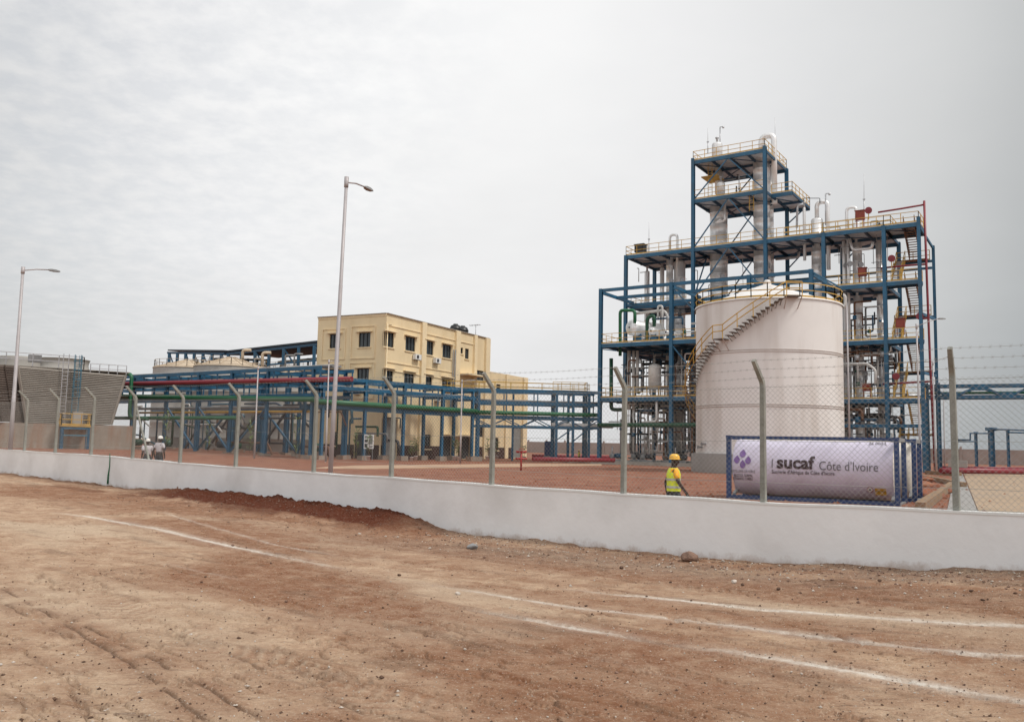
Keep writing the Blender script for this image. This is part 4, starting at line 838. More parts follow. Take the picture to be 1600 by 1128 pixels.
for i in range(9): pump(r0[0] + 1.6 + i * 1.9, -B + 1.0 + (i % 2) * 1.6, ORDN[i] + ' pump from the left in the dark row under the lowest deck', DARK if i % 3 else DBLUE)
# ================================================================== yellow building
CR = MATS_CREAM = mat('cream wall paint', (.76, .615, .39), .85, var=.06, scale=.4, bump=.25, bscale=8, stain=(.62, .47, .27), sfac=.5, streak=True)
CR2 = mat('cream trim paint', (.79, .645, .42), .85, var=.07, scale=.8)
PLIN = mat('dark brown plinth paint', (.055, .026, .022), .7, var=.2)
SHUT = mat('grey roller shutter', (.27, .27, .26), .5, .2, var=.15, scale=2)
BC = at(597, 700, 92); u2 = Vector((.457, .889, 0)).normalized(); uL = Vector((-u2.y, u2.x, 0))
RP = Pl(BC, u2); LP = Pl(BC, uL)          # right and left facade planes
RP.n = uL.copy(); LP.n = u2.copy()
bl = thing('yellow_building', 'three storey cream building with dark windows and brown plinth behind the blue pipe rack', 'building', (BC.x, BC.y, 0))
HT = RP.hit(597, 488)[1]; RL = RP.hit(764, 528)[0]; LL = LP.hit(497.5, 497)[0]; print('bld', HT, RL, LL)
def facade(pl, Ln, z0, z1, ops, mtl, parent, th=.22):
    """wall face with recessed openings: ops = (a0,a1,z0,z1)"""
    xs = sorted({0, Ln, *[min(max(o[0], 0), Ln) for o in ops], *[min(max(o[1], 0), Ln) for o in ops]}); zs = sorted({z0, z1, *[o[2] for o in ops], *[o[3] for o in ops]}); mb = MB()
    for x0, x1 in zip(xs[:-1], xs[1:]):
        for y0, y1 in zip(zs[:-1], zs[1:]):
            cx, cz = (x0 + x1) / 2, (y0 + y1) / 2
            if any(o[0] < cx < o[1] and o[2] < cz < o[3] for o in ops): continue
            mb.add([pl.p(x0, 0, y0), pl.p(x1, 0, y0), pl.p(x1, 0, y1), pl.p(x0, 0, y1)], [(0, 1, 2, 3)])
    for a, b_, c, d in ops:
        mb.add([pl.p(a, 0, c), pl.p(b_, 0, c), pl.p(b_, 0, d), pl.p(a, 0, d), pl.p(a, th, c), pl.p(b_, th, c), pl.p(b_, th, d), pl.p(a, th, d)], [(0, 4, 5, 1), (1, 5, 6, 2), (2, 6, 7, 3), (3, 7, 4, 0)])
    mb.build('wall', mtl, parent)
def cropR(x, y): return 480 + x / 4.178, 470 + y / 4.178
def opn(pl, x0, x1, y0, y1):
    xm = (x0 + x1) / 2; ym = (y0 + y1) / 2
    a0_, _ = pl.hit(*cropR(x0, ym)); a1_, _ = pl.hit(*cropR(x1, ym)); _, zt_ = pl.hit(*cropR(xm, y0)); _, zb_ = pl.hit(*cropR(xm, y1)); return [min(a0_, a1_), max(a0_, a1_), zb_, zt_]
def norm(lst, z0=None, z1=None):
    a = sum(o[2] for o in lst) / len(lst); b = sum(o[3] for o in lst) / len(lst); return [[o[0], o[1], a, b] for o in lst]
top_w = norm([opn(RP, 500, 566, 207, 303), opn(RP, 642, 706, 237, 331), opn(RP, 765, 824, 262, 350), opn(RP, 884, 940, 285, 374)])
mid_w = norm([opn(RP, 497, 560, 447, 540), opn(RP, 633, 697, 466, 556), opn(RP, 757, 815, 487, 566), opn(RP, 880, 937, 503, 585)])
sm_w = norm([opn(RP, 994, 1017, 305, 345)]) + norm([opn(RP, 1031, 1055, 312, 380)]) + norm([opn(RP, 1101, 1153, 455, 521)])
gr_w = [opn(RP, 744, 806, 872, 966)]
sh_o = [opn(RP, 482, 588, 768, 1040)]; sh_o[0][2] = .05
dr_o = [opn(RP, 876, 942, 884, 1000), opn(RP, 1008, 1062, 886, 1020), opn(RP, 1118, 1150, 815, 888)]; dr_o[0][2] = dr_o[1][2] = .05
Ltop = norm([opn(LP, 146, 214, 222, 312), opn(LP, 336, 412, 203, 300)]); Lmid = norm([opn(LP, 130, 208, 449, 520), opn(LP, 325, 402, 440, 520)])
Ldr = [opn(LP, 306, 400, 858, 1010)]; Ldr[0][2] = .05; Lg = [opn(LP, 168, 192, 855, 945)]
allR = top_w + mid_w + sm_w + gr_w + sh_o + dr_o; allL = Ltop + Lmid + Ldr + Lg
for o_ in allL: o_[0] = max(o_[0], .05)
facade(RP, RL, 0, HT, allR, CR, bl); facade(LP, LL, 0, HT, allL, CR, bl)
def window(pl, o_, parent, nm='window', panes=3):
    a, b_, c, d = o_; mb = MB(); f = .07; dp = .14
    for (x0, x1, y0, y1) in [(a, b_, c, c + f), (a, b_, d - f, d), (a, a + f, c + f, d - f), (b_ - f, b_, c + f, d - f)] + [(a + (b_ - a) * k / panes - f / 2, a + (b_ - a) * k / panes + f / 2, c + f, d - f) for k in range(1, panes)]:
        mb.box(pl.p((x0 + x1) / 2, dp, (y0 + y1) / 2), (x1 - x0, .06, y1 - y0), pl.u)
    w = mb.build(nm, FRAMEM, parent); mb = MB(); mb.box(pl.p((a + b_) / 2, dp + .05, (c + d) / 2), (b_ - a - .01, .02, d - c - .01), pl.u); mb.build('pane', GLASS, w)
    mb = MB(); mb.box(pl.p((a + b_) / 2, -.04, c - .06), (b_ - a + .3, .14, .12), pl.u); mb.build('sill', CR2, w); return w
for o_ in top_w + mid_w + gr_w + Ltop + Lmid: window(RP if o_ in allR else LP, o_, bl)
for o_ in sm_w + Lg: window(RP if o_ in allR else LP, o_, bl, panes=2)
def awning(pl, o_, ext=.35, w=.3):
    mb = MB(); mb.box(pl.p((o_[0] + o_[1]) / 2, -ext / 2, o_[3] + .10), (o_[1] - o_[0] + w * 2, ext, .10), pl.u); mb.build('canopy', CR2, bl)
for o_ in top_w + mid_w + Ltop + Lmid: awning(RP if o_ in allR else LP, o_)
def filler(pl, o_, m_, nm, ribs=False, dp=.18):
    mb = MB(); a, b_, c, d = o_
    if ribs:
        n = int((d - c) / .14)
        for i in range(n): z = c + (i + .5) * (d - c) / n; mb.add([pl.p(a, dp, z - (d - c) / n / 2), pl.p(b_, dp, z - (d - c) / n / 2), pl.p(b_, dp - .05, z), pl.p(a, dp - .05, z), pl.p(b_, dp, z + (d - c) / n / 2), pl.p(a, dp, z + (d - c) / n / 2)], [(0, 1, 2, 3), (3, 2, 4, 5)])
    else: mb.box(pl.p((a + b_) / 2, dp, (c + d) / 2), (b_ - a, .06, d - c), pl.u)
    mb.build(nm, m_, bl)
filler(RP, sh_o[0], SHUT, 'roller_shutter', True)
for o_ in dr_o: filler(RP, o_, DARK, 'door')
filler(LP, Ldr[0], DARK, 'door')
def strip(pl, a, b_, c, d, out, m_, nm): mb = MB(); mb.box(pl.p((a + b_) / 2, -out / 2, (c + d) / 2), (b_ - a, out, d - c), pl.u); mb.build(nm, m_, bl)
# pilasters, bands, plinth
for x0, x1 in ((738, 767), (962, 990), (1083, 1100), (1158, 1185)):
    a_, b_ = RP.hit(*cropR(x0, 300))[0], RP.hit(*cropR(x1, 300))[0]; strip(RP, a_, min(b_, RL + .05), 0.02, HT - .02, .28, CR2, 'pilaster')
lastx = 0
zb1 = RP.hit(*cropR(600, 410))[1]; zb2 = RP.hit(*cropR(600, 175))[1]
pcs = [0.05] + [RP.hit(*cropR(x, 300))[0] for x in (738, 767, 962, 990, 1083, 1100, 1158)]
for z in (zb1, zb2, zb1 - .9):
    for a_, b_ in ((pcs[0], pcs[1]), (pcs[2], pcs[3]), (pcs[4], pcs[5])): strip(RP, a_ + .05, b_ - .02, z - .05, z + .05, .09, CR2, 'band')
solid = sorted([(o_[0], o_[1]) for o_ in sh_o + dr_o[:2]]); cur = 0.0
for a_, b_ in solid + [(RL, RL)]:
    if a_ > cur: strip(RP, cur, a_, .0, 1.55, .05, PLIN, 'plinth')
    cur = b_
strip(LP, 0.02, Ldr[0][0], 0, 1.55, .05, PLIN, 'plinth'); strip(LP, Ldr[0][1], LL, 0, 1.55, .05, PLIN, 'plinth')
# raised outlines round the left facade windows
for x0, x1, y0, y1 in ((285, 445, 163, 378), (97, 250, 182, 385), (275, 438, 402, 640), (88, 240, 412, 640)):
    a, b_, c, d = opn(LP, x0, x1, y0, y1); a = max(a, .2)
    for q in ((a, b_, d - .1, d), (a, b_, c, c + .1), (a, a + .1, c + .1, d - .1), (b_ - .1, b_, c + .1, d - .1)): strip(LP, *q, .1, CR2, 'moulding')
strip(LP, 0.02, LL, HT - .25, HT, .06, CR2, 'parapet_band')
# back and end walls, roof
W_ = LL; mb = MB(); q = [RP.p(0, 0, 0), RP.p(RL, 0, 0), RP.p(RL, W_, 0), RP.p(0, W_, 0)]; hz_ = Vector((0, 0, HT))
mb.add([q[1], q[2], q[3], q[1] + hz_, q[2] + hz_, q[3] + hz_], [(0, 1, 4, 3), (1, 2, 5, 4)]); mb.build('rear_wall', CR, bl)
mb = MB(); mb.add([p + Vector((0, 0, HT - .9)) for p in q], [(0, 1, 2, 3)]); mb.build('roof', CONC, bl)
mb = MB(); ins = .22
for p_, q_ in ((q[0], q[1]), (q[1], q[2]), (q[2], q[3]), (q[3], q[0])):
    mb.bar(p_ + hz_ + Vector((0, 0, .035)), q_ + hz_ + Vector((0, 0, .035)), .34, .07)
mb.build('coping', CONC, bl)
mb = MB(); mb.tube([RP.p(.12, -.09, HT - 1.1), RP.p(.12, -.09, .1)], .06, 8); mb.tube([RP.p(.12, -.09, HT - 1.1), RP.p(.8, -.09, HT - 1.1)], .06, 8); mb.build('downpipe', CR2, bl)
aX = RP.hit(*cropR(957, 400))[0]
for k in range(3): MB().tube([RP.p(aX - .25 * k, -.2 - .1 * (k % 2), HT - 2.4), RP.p(aX - .25 * k, -.2 - .1 * (k % 2), 5.2)], .055, 6).build('downpipe', GREY, bl)
cw = thing('storey_canopy', 'cream', 'x') if False else None
a_, b_ = RP.hit(*cropR(990, 490))[0], RP.hit(*cropR(1105, 490))[0]; z_ = RP.hit(*cropR(1050, 487))[1]; mb = MB(); mb.box(RP.p((a_ + b_) / 2, -.7, z_), (b_ - a_, 1.4, .16), RP.u); mb.build('canopy', CR2, bl)
a_, b_ = RP.hit(*cropR(875, 880))[0], RP.hit(*cropR(1068, 880))[0]; z_ = RP.hit(*cropR(950, 877))[1]; mb = MB(); mb.box(RP.p((a_ + b_) / 2, -.6, z_), (b_ - a_, 1.2, .14), RP.u); mb.build('canopy', CR2, bl)
# lower wing
wg = thing('low_wing', 'lower cream wing with a grey roller shutter at the far end of the yellow building', 'building', tuple(RP.p(RL, 0, 0)))
HW = RP.hit(*cropR(1190, 450))[1]; WL = RP.hit(*cropR(1457, 488))[0] - RL; WP = Pl(RP.p(RL, 1.2, 0), u2); WP.n = uL.copy()
o1 = [*[v for v in WP.hit(*cropR(1333, 900))[:1]], 0, 0, 0]; o1[1] = WP.hit(*cropR(1400, 900))[0]; o1[2] = .05; o1[3] = WP.hit(*cropR(1360, 822))[1]
o2 = [WP.hit(*cropR(1221, 930))[0], WP.hit(*cropR(1248, 930))[0], WP.hit(*cropR(1235, 975))[1], WP.hit(*cropR(1235, 893))[1]]
o3 = [WP.hit(*cropR(1235, 560))[0], WP.hit(*cropR(1262, 560))[0], WP.hit(*cropR(1250, 590))[1], WP.hit(*cropR(1250, 545))[1]]
facade(WP, WL, 0, HW, [o1, o2, o3], CR, wg); bl0 = bl; bl = wg; filler(WP, o1, SHUT, 'roller_shutter', True); window(WP, o2, wg, panes=2); window(WP, o3, wg, panes=2)
for x0, x1 in ((1292, 1312), (1432, 1460)): strip(WP, WP.hit(*cropR(x0, 600))[0], min(WL, WP.hit(*cropR(x1, 600))[0]), .02, HW, .22, CR2, 'pilaster')
strip(WP, 0, o1[0], 0, 1.5, .05, PLIN, 'plinth'); strip(WP, o1[1], WL, 0, 1.5, .05, PLIN, 'plinth')
mb = MB(); q = [WP.p(0, 0, 0), WP.p(WL, 0, 0), WP.p(WL, W_ - 1.2, 0), WP.p(0, W_ - 1.2, 0)]; h_ = Vector((0, 0, HW)); mb.add([q[1], q[2], q[3], q[1] + h_, q[2] + h_, q[3] + h_], [(0, 1, 4, 3), (1, 2, 5, 4)]); mb.build('rear_wall', CR, wg)
MB().add([p + Vector((0, 0, HW - .3)) for p in q], [(0, 1, 2, 3)]).build('roof', CONC, wg)
bl = bl0
def acu(pl, x0, x1, y0, y1, label, out=.45):
    a, b_, c, d = opn(pl, x0, x1, y0, y1); q = pl.p((a + b_) / 2, -.28, c); o = thing('air_conditioner', label, 'air conditioner', tuple(q), 'outdoor air conditioner units on the facade')
    MB().box(q + Vector((0, 0, (d - c) / 2)), (b_ - a, .38, d - c), pl.u).build('casing', WHITE, o)
    g_ = pl.p((a + b_) / 2 - (b_ - a) * .12, -.48, (c + d) / 2); MB().disc(g_, (d - c) * .36, 14, pl.n, .03).build('fan_grille', DARK, o); mb = MB()
    for s_ in (.2, .8): mb.bar(pl.p(a + (b_ - a) * s_, 0, c - .03), pl.p(a + (b_ - a) * s_, -.5, c - .03), .05)
    mb.build('bracket', GREY, o)
acu(RP, 685, 724, 350, 385, 'white air conditioner left of the first pilaster below the top windows'); acu(RP, 818, 853, 375, 408, 'white air conditioner right of the first pilaster below the top windows')
acu(LP, 315, 347, 577, 610, 'white air conditioner on the left facade above the pipe rack'); acu(RP, 486, 522, 583, 622, 'dusty air conditioner near the building corner behind the rack', ); acu(RP, 828, 862, 627, 655, 'air conditioner low on the long facade just above the green pipe')
def roof_tank(px, label):
    a, z = RP.hit(*cropR(px, 200), 2); c = RP.p(a, 2, HT - .9); o = thing('rooftop_tank', label, 'water tank', tuple(c), 'black water tanks on the roof')
    pr = [(.001, 0), (.72, 0)]
    for i in range(5): pr += [(.72, .1 + i * .34), (.76, .16 + i * .34), (.76, .3 + i * .34), (.72, .36 + i * .34)]
    pr += [(.6, 2.0), (.3, 2.15)]; MB().lathe(pr, c, 18).build('body', BLACKP, o); MB().lathe([(.3, 2.14), (.3, 2.24), (.001, 2.26)], c, 12).build('lid', BLACKP, o)
roof_tank(968, 'left one of the two black water tanks on the building roof'); roof_tank(1015, 'right one of the two black water tanks on the building roof')
for k, px in enumerate((1100,)):
    a, z = RP.hit(*cropR(px, 200), 1); c = RP.p(a, 1, HT - .9); mb = MB(); mb.tube([c, c + Vector((0, 0, 2.6))], .05, 6); mb.tube([c + Vector((0, 0, 2.5)) - DP.u * 1.0, c + Vector((0, 0, 2.55)) + DP.u * .7], .035, 5)
    for s_ in (-.8, -.4, .1, .5): mb.tube([c + Vector((0, 0, 2.52)) + DP.u * s_ - DP.n * .4, c + Vector((0, 0, 2.52)) + DP.u * s_ + DP.n * .4], .025, 4)
    tag(mb.build('antenna', GALV), 'thin aerial on the building roof right of the black tanks', 'antenna')
# ================================================================== pipe racks
def rack(label, O, Q, posts, levels, wd, trs=None, m_=None, ped=True, hand=True, gap=2.4, post_w=.3, zb=0.0):
    """rack from O to Q (plan) ; posts = fractions ; levels = longitudinal beam heights"""
    O, Q = Vector((O[0], O[1], 0)), Vector((Q[0], Q[1], 0)); u = (Q - O).normalized(); n = Vector((-u.y, u.x, 0)); n = n if n.y > 0 else -n; Ln = (Q - O).length
    o = thing('pipe_rack', label, 'pipe rack', (O.x, O.y, zb), None); m_ = m_ or BLUE; pr = lambda a, b, z: O + u * a + n * b + Vector((0, 0, z)); top = max(levels)
    for f in posts:
        for b in (0, wd):
            MB().hcol(pr(f * Ln, b, zb + .4), pr(f * Ln, b, top), post_w, up=n).build('post', m_, o)
            if ped: MB().box(pr(f * Ln, b, zb + .15), (.95, .8, .7), u).build('footing', CONCR, o)
        for z in levels[1:]: MB().bar(pr(f * Ln, .1, z - .2), pr(f * Ln, wd - .1, z - .2), .2, .26).build('crossbeam', m_, o)
    for z in levels:
        for b in (0, wd): MB().bar(pr(-.1, b + (.005 if b else -.005), z), pr(Ln + .1, b + (.005 if b else -.005), z), .2, .34).build('beam', m_ if z != levels[0] else TEALB if False else m_, o)
    if hand:
        k = int(Ln / gap)
        for i in range(k + 1):
            for b in (0, wd): MB().bar(pr(i * Ln / k, b, levels[0] + .17), pr(i * Ln / k, b, top - .17), .13).build('upright', m_, o)
    if trs:
        z0, z1 = trs; mb = MB(); k = int(Ln / 1.6)
        for b in (0, wd):
            mb.bar(pr(0, b, z0), pr(Ln, b, z0), .16, .26)
            for i in range(k): mb.bar(pr(i * Ln / k, b, z0 if i % 2 else z1), pr((i + 1) * Ln / k, b, z1 if i % 2 else z0), .11)
        mb.build('truss', m_, o)
    return o, pr, Ln
QA = at(207, 600, 100); QB = at(500, 600, 82); QC = at(743, 620, 97.5); QD = at(936, 620, 99)
u_ = (QB - QA); u_.z = 0; 
rA, pA, lA = rack('long blue pipe rack with a red pipe on top, left of the yellow building', QA - u_ * .5, QB, [.04, .2, .34, .48, .60, .72, .84, .98], [6.2, 7.6, 8.8], 4.2, gap=2.2)
rB, pB, lB = rack('blue pipe rack with a green pipe crossing in front of the yellow building', QB, QC, [.02, .26, .50, .76, .98], [5.15, 7.0, 7.9], 3.0, gap=1.9)
rC, pC, lC = rack('blue pipe rack with a truss underneath between the building and the process tower', QC, QD, [.03, .655, .79, .92], [5.0, 6.6, 8.0], 3.2, trs=(3.95, 4.8), gap=3.0)
def rpipe(label, pr, ln, b, z, r_, m_, a0_=0., a1_=1., n=10, nm='header_pipe', z1=None):
    z1 = z if z1 is None else z1; pts = [pr(ln * a0_, b, z)] + [pr(ln * (a0_ + (a1_ - a0_) * k), b, z + (z1 - z) * k) for k in (.25, .5, .75)] + [pr(ln * a1_, b, z1)]; tag(MB().tube(pts, r_, n).build(nm, m_), label, 'pipe')
rpipe('thick red pipe running along the top of the left rack', pA, lA, -.5, 8.15, .24, MAROON, 0, 1.10, z1=7.55)
rpipe('thick green pipe low along the left rack', pA, lA, -.55, 6.65, .26, GREEN, .2, 1.0, z1=5.75)
rpipe('thick green pipe along the rack in front of the yellow building', pB, lB, -.25, 5.55, .26, GREEN, -.02, 1.0)
rpipe('green pipe along the rack between building and process tower', pC, lC, -.2, 5.45, .24, GREEN, 0, 1.02)
rpipe('dark green pipe at the back of the rack near the process tower', pC, lC, .7, 5.5, .2, DGREEN, 0, 1.02)
rpipe('pale insulated pipe beneath the rack beside the process tower', pC, lC, .3, 4.25, .26, WPIPE, .62, 1.12)
rpipe('grey pipe inside the rack near the process tower', pC, lC, 1.4, 6.9, .14, GREY, 0, 1.05)
rpipe('grey pipe on the rack crossing the building', pB, lB, 1.2, 7.2, .15, GREY, 0, 1.0)
rpipe('grey pipe resting behind the red pipe on the left rack', pA, lA, 1.6, 9.15, .14, GREY, .1, 1)
rpipe('blue grey conduit along the left rack', pA, lA, 2.6, 9.12, .12, GREY, .0, 1)
rpipe('green pipe at hip height beneath the left rack', pA, lA, -1.0, 4.0, .2, GREEN, .25, .78)
rpipe('yellow brown pipe under the left rack', pA, lA, 1.2, 4.7, .13, YEL, .3, .95)
rpipe('grey cable tray low under the left rack', pA, lA, 2.0, 5.2, .16, GREY, .3, .98)
w = [pA(lA * .34, -1.2, 9.0), pA(lA * .37, -1.2, 9.0), pA(lA * .37, -1.2, 4.0), pA(lA * .45, -1.2, 3.9)]
tag(MB().pipe(w, .2, 10, bend=.8).build('header_pipe', GREEN), 'green bent pipe dropping beside the cooling tower', 'pipe')
for i, (f0, f1) in enumerate(((.48, .60), (.60, .72), (.84, .72))):
    MB().bar(pA(lA * f0, 4.2, .5), pA(lA * f1, 4.2, 5.2), .18).build('brace', DARK if i % 2 else BLUE, rA); MB().bar(pA(lA * f0, .1, 5.2), pA(lA * f1, .1, .5), .16).build('brace', BLUE, rA)
for f0, f1, z0, z1 in ((.655, .79, 2.5, 3.9), (.79, .92, 2.4, 3.9)): MB().bar(pC(lC * f0, 0, z0), pC(lC * f1, 0, z1), .13).build('brace', BLUE, rC)
# walkway railing behind rack C
wk = thing('walkway', 'high yellow railed walkway above the rack beside the process tower', 'walkway', tuple(pC(0, 6, 0)))
MB().bar(pC(-lC * .35, 6, 8.2), pC(lC * 1.0, 6, 8.2), .9, .12).build('deck', DBLUE, wk); rail([pC(-lC * .35, 5.55, 8.25), pC(lC, 5.55, 8.25)], gap=2).build('railing', YEL, wk); rail([pC(-lC * .35, 6.45, 8.25), pC(lC, 6.45, 8.25)], gap=2).build('railing', YEL, wk)
for f in (-.3, 0, .35, .7, .98): MB().bar(pC(lC * f, 6, 0), pC(lC * f, 6, 8.1), .25).build('post', BLUE, wk)
rail([pC(lC * .66, 3.4, 8.3), pC(lC * .95, 3.4, 8.3), pC(lC * .95, 5.2, 8.3)], gap=1.0).build('railing', YEL, wk)
# second row of blue steel behind the left rack
rE, pE, lE = rack('rear blue pipe rack standing behind the red pipe rack at the left', QA + Vector((3, 12, 0)) - u_ * .3, QB + Vector((-2, 9, 0)), [.1, .25, .4, .55, .7, .85], [5.4, 8.4], 3.5, hand=False, post_w=.34)
for i, f in enumerate((.25, .4, .55, .7)): MB().bar(pE(lE * f, 0, .5), pE(lE * (f + .15), 0, 5.2), .2).build('brace', DARK, rE)
AL = []; rn = random.Random(21)
for i in range(46):
    f0 = rn.uniform(.2, .95); b = rn.uniform(1, 15); vertical = rn.random() < .4; m_ = rn.choice((DARK, GREY, DBLUE, TEALB, WPIPE, DGREEN, RUST)); r_ = rn.uniform(.06, .16)
    if vertical: z0_, z1_ = rn.uniform(.4, 2), rn.uniform(4, 6.5); w = [pA(lA * f0, b, z0_), pA(lA * f0, b, z1_), pA(lA * f0 + rn.choice((-1.6, 1.6)), b, z1_ + .01)]
    else: z0_ = rn.uniform(1.2, 6.2); w = [pA(lA * f0, b, z0_), pA(min(lA, lA * f0 + rn.uniform(2, 7)), b, z0_), pA(min(lA, lA * f0 + 7.2), b, z0_ - rn.uniform(.6, 1.6))]
    o = MB().pipe(w, r_, 6).build('process_pipe', m_); nm_ = {DARK.name: 'black', GREY.name: 'dull grey', DBLUE.name: 'dark blue', TEALB.name: 'pale blue', WPIPE.name: 'pale', DGREEN.name: 'dark green', RUST.name: 'brown'}[m_.name]
    tag(o, 'x', 'pipe', 'pipes behind the left rack'); AL.append((o, scr(w[0]), nm_ + (' upright' if vertical else ' level') + ' bent pipe behind the left blue rack'))
order_labels(AL)
for i in range(5):
    q = pA(lA * (.3 + .14 * i), 6 + (i % 2) * 3, .3); o = thing('pump', ORDN[i] + ' pump from the left on the ground behind the left blue rack', 'pump', tuple(q), 'pumps behind the left rack'); MB().box(q + Vector((0, 0, .2)), (1.8, .9, .5)).build('base', CONCR, o); MB().lathe([(.001, -.6), (.4, -.55), (.42, 0), (.4, .5), (.001, .6)], q + Vector((0, 0, .9)), 12, axis=(1, 0, 0)).build('motor', DARK if i % 2 else DGREEN, o)
# ================================================================== fermentation tanks and their shed
TANKG = mat('pale grey tank shell', (.36, .34, .31), .6, var=.08, scale=.4, stain=(.30, .27, .24), sfac=.5, streak=True); TROOF = mat('dusty tan tank roof', (.50, .40, .29), .7, var=.12, scale=.6)
def ctank(label, x0, x1, ytop, yapex, Z, roof=True, zb=0):
    c0, c1 = at(x0, ytop, Z), at(x1, ytop, Z); c = (c0 + c1) / 2; r_ = (c1 - c0).length / 2; zt_ = c0.z * .5 + c1.z * .5; za = at((x0 + x1) / 2, yapex, Z).z; c.z = zb; o = thing('fermentation_tank', label, 'tank', tuple(c), 'tall pale tanks behind the left rack')
    pr = [(r_, 0)]; z = 2.0
    while z < zt_ - zb - 1: pr += [(r_, z - .03), (r_ + .02, z), (r_, z + .03)]; z += 2.0
    MB().lathe(pr + [(r_, zt_ - zb)], c, 36).build('shell', TANKG, o); MB().lathe([(r_ + .08, zt_ - zb - .05), (r_ + .08, zt_ - zb + .05), (r_ * .1, za - zb), (.001, za - zb + .02)], c, 36).build('roof', TROOF, o)
    mb = MB()
    for k in range(20): an = k * math.pi / 10; d = Vector((math.cos(an), math.sin(an), 0)); mb.bar(c + d * (r_ + .05) + Vector((0, 0, zt_ - zb + .08)), c + d * r_ * .12 + Vector((0, 0, za - zb + .03)), .09)
    mb.build('roof_rib', TROOF, o)
    pts = [c + Vector((math.cos(a_) * r_ * .97, math.sin(a_) * r_ * .97, zt_ - zb)) for a_ in np.linspace(0, 2 * math.pi, 21)[:-1]]; rail(pts, gap=3, closed=True, kick=False).build('railing', TROOF, o); return o
ctank('left pale tank with a low cone roof behind the red pipe', 243, 345, 577, 563, 124); ctank('middle pale tank with a wide tan cone roof behind the red pipe', 306, 416, 575, 559, 116)
ctank('right pale tank partly hidden beside the yellow building', 418, 500, 588, 580, 112)
SHR = mat('dark shed roof sheet', (.03, .045, .06), .6, var=.3, scale=.5)
sh = thing('open_shed', 'long open blue steel shed with a dark mono pitch roof behind the tanks', 'shed', tuple(at(380, 650, 132)))
sA, sB = at(262, 548, 146), at(350, 549, 133); sC = at(498, 534, 120)
for (p_, q_, dep) in ((sA, sB, 8), (at(352, 550, 133.5), sC, 10)):
    d = (q_ - p_); dh = Vector((d.x, d.y, 0)).normalized(); nn = Vector((-dh.y, dh.x, 0)); nn = nn if nn.y > 0 else -nn
    mb = MB(); mb.add([p_, q_, q_ + nn * dep - Vector((0, 0, .02)), p_ + nn * dep - Vector((0, 0, .02)), p_ + Vector((0, 0, .22)), q_ + Vector((0, 0, .22)), q_ + nn * dep + Vector((0, 0, .2)), p_ + nn * dep + Vector((0, 0, .2))], [(0, 3, 2, 1), (4, 5, 6, 7), (0, 1, 5, 4), (1, 2, 6, 5), (2, 3, 7, 6), (3, 0, 4, 7)]); mb.build('roof', SHR, sh)
    MB().bar(p_ - Vector((0, 0, .35)), q_ - Vector((0, 0, .35)), .2, .35).build('beam', DBLUE, sh); MB().bar(p_ - Vector((0, 0, 2.6)), q_ - Vector((0, 0, 2.6)), .2, .25).build('beam', BLUE, sh)
    MB().bar(p_ + nn * dep - Vector((0, 0, .7)), q_ + nn * dep - Vector((0, 0, .7)), .2, .35).build('beam', DBLUE, sh)
    k = 7
    for i in range(k):
        t_ = (i + .25) / (k - .5)
        for b in (0, dep): q = p_.lerp(q_, t_) + nn * b; MB().bar((q.x, q.y, 0), (q.x, q.y, q.z - .5), .4 if not b else .3).build('column', BLUE if not b else DBLUE, sh)
        if i % 2 == 0: q = p_.lerp(q_, t_); q2 = p_.lerp(q_, t_ + .10); MB().bar(q - Vector((0, 0, .4)), q2 - Vector((0, 0, 2.6)), .16).build('brace', BLUE, sh)
    fz = p_.z - 3.2
    MB().box((p_.lerp(q_, .5) + nn * dep / 2) * 1 - Vector((0, 0, (p_.z + q_.z) / 2 - fz)), (d.length, dep, .2), dh).build('floor', DBLUE, sh)
    rail([Vector((p_.x, p_.y, fz)), Vector((q_.x, q_.y, fz))], gap=1.6).build('railing', TROOF, sh)
for k, (x, y0, y1) in enumerate(((379, 547, 570), (410, 551, 580), (398, 560, 578), (446, 555, 588), (460, 553, 586))):
    q0, q1 = at(x, y1, 121), at(x, y0, 121); tag(MB().pipe([q0, q1, q1 + Vector((1.2, 0, 0))], .22 if k < 2 else .12, 8).build('vent_pipe', TROOF if k < 2 else GREY), ['tan duct left of the tallest cone roof', 'tan square duct right of the tallest cone roof', 'thin vent pipe between the two ducts', 'thin pipe left of the shed columns near the building', 'thin pipe right of the shed columns near the building'][k], 'pipe')
# ================================================================== cooling tower
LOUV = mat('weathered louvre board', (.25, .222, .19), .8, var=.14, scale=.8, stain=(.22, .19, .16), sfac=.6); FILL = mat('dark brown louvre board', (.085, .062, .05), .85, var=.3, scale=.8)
CZ = 86.0
c00, c10 = at(41, 660, CZ), at(173, 665, CZ + 4.6); ct = thing('cooling_tower', 'large cooling tower of grey louvre boards on a stained concrete basin at the far left', 'cooling tower', (c00.x, c00.y, 0))
cu = (c10 - c00); cu.z = 0; cL = cu.length; cu.normalize(); CP = Pl(c00, cu); zb_, zt_ = c00.z, CP.hit(60, 574)[1]; tl, _ = CP.hit(27, 574); tr, ztr = CP.hit(196, 590); wl = cL
fl = -tl; fr = tr - wl; dpt = 13.0; print('cool', zb_, zt_, tl, tr, wl, ztr)
def louv(p0, p1, q0, q1, n, nm, m_, out):
    """boards between lower edge p0-p1 and upper edge q0-q1"""
    mb = MB(); out = Vector(out)
    for i in range(n):
        t0_, t1_ = i / n, (i + 1) / n; a, b = p0.lerp(q0, t0_), p1.lerp(q1, t0_); c, d = p0.lerp(q0, t1_ - .15 / n), p1.lerp(q1, t1_ - .15 / n); mb.add([a + out * .15, b + out * .15, d + out * .03, c + out * .03, a, b], [(0, 1, 2, 3), (5, 4, 0, 1)][:1] + [(0, 4, 5, 1)])
    mb.build(nm, m_, ct)
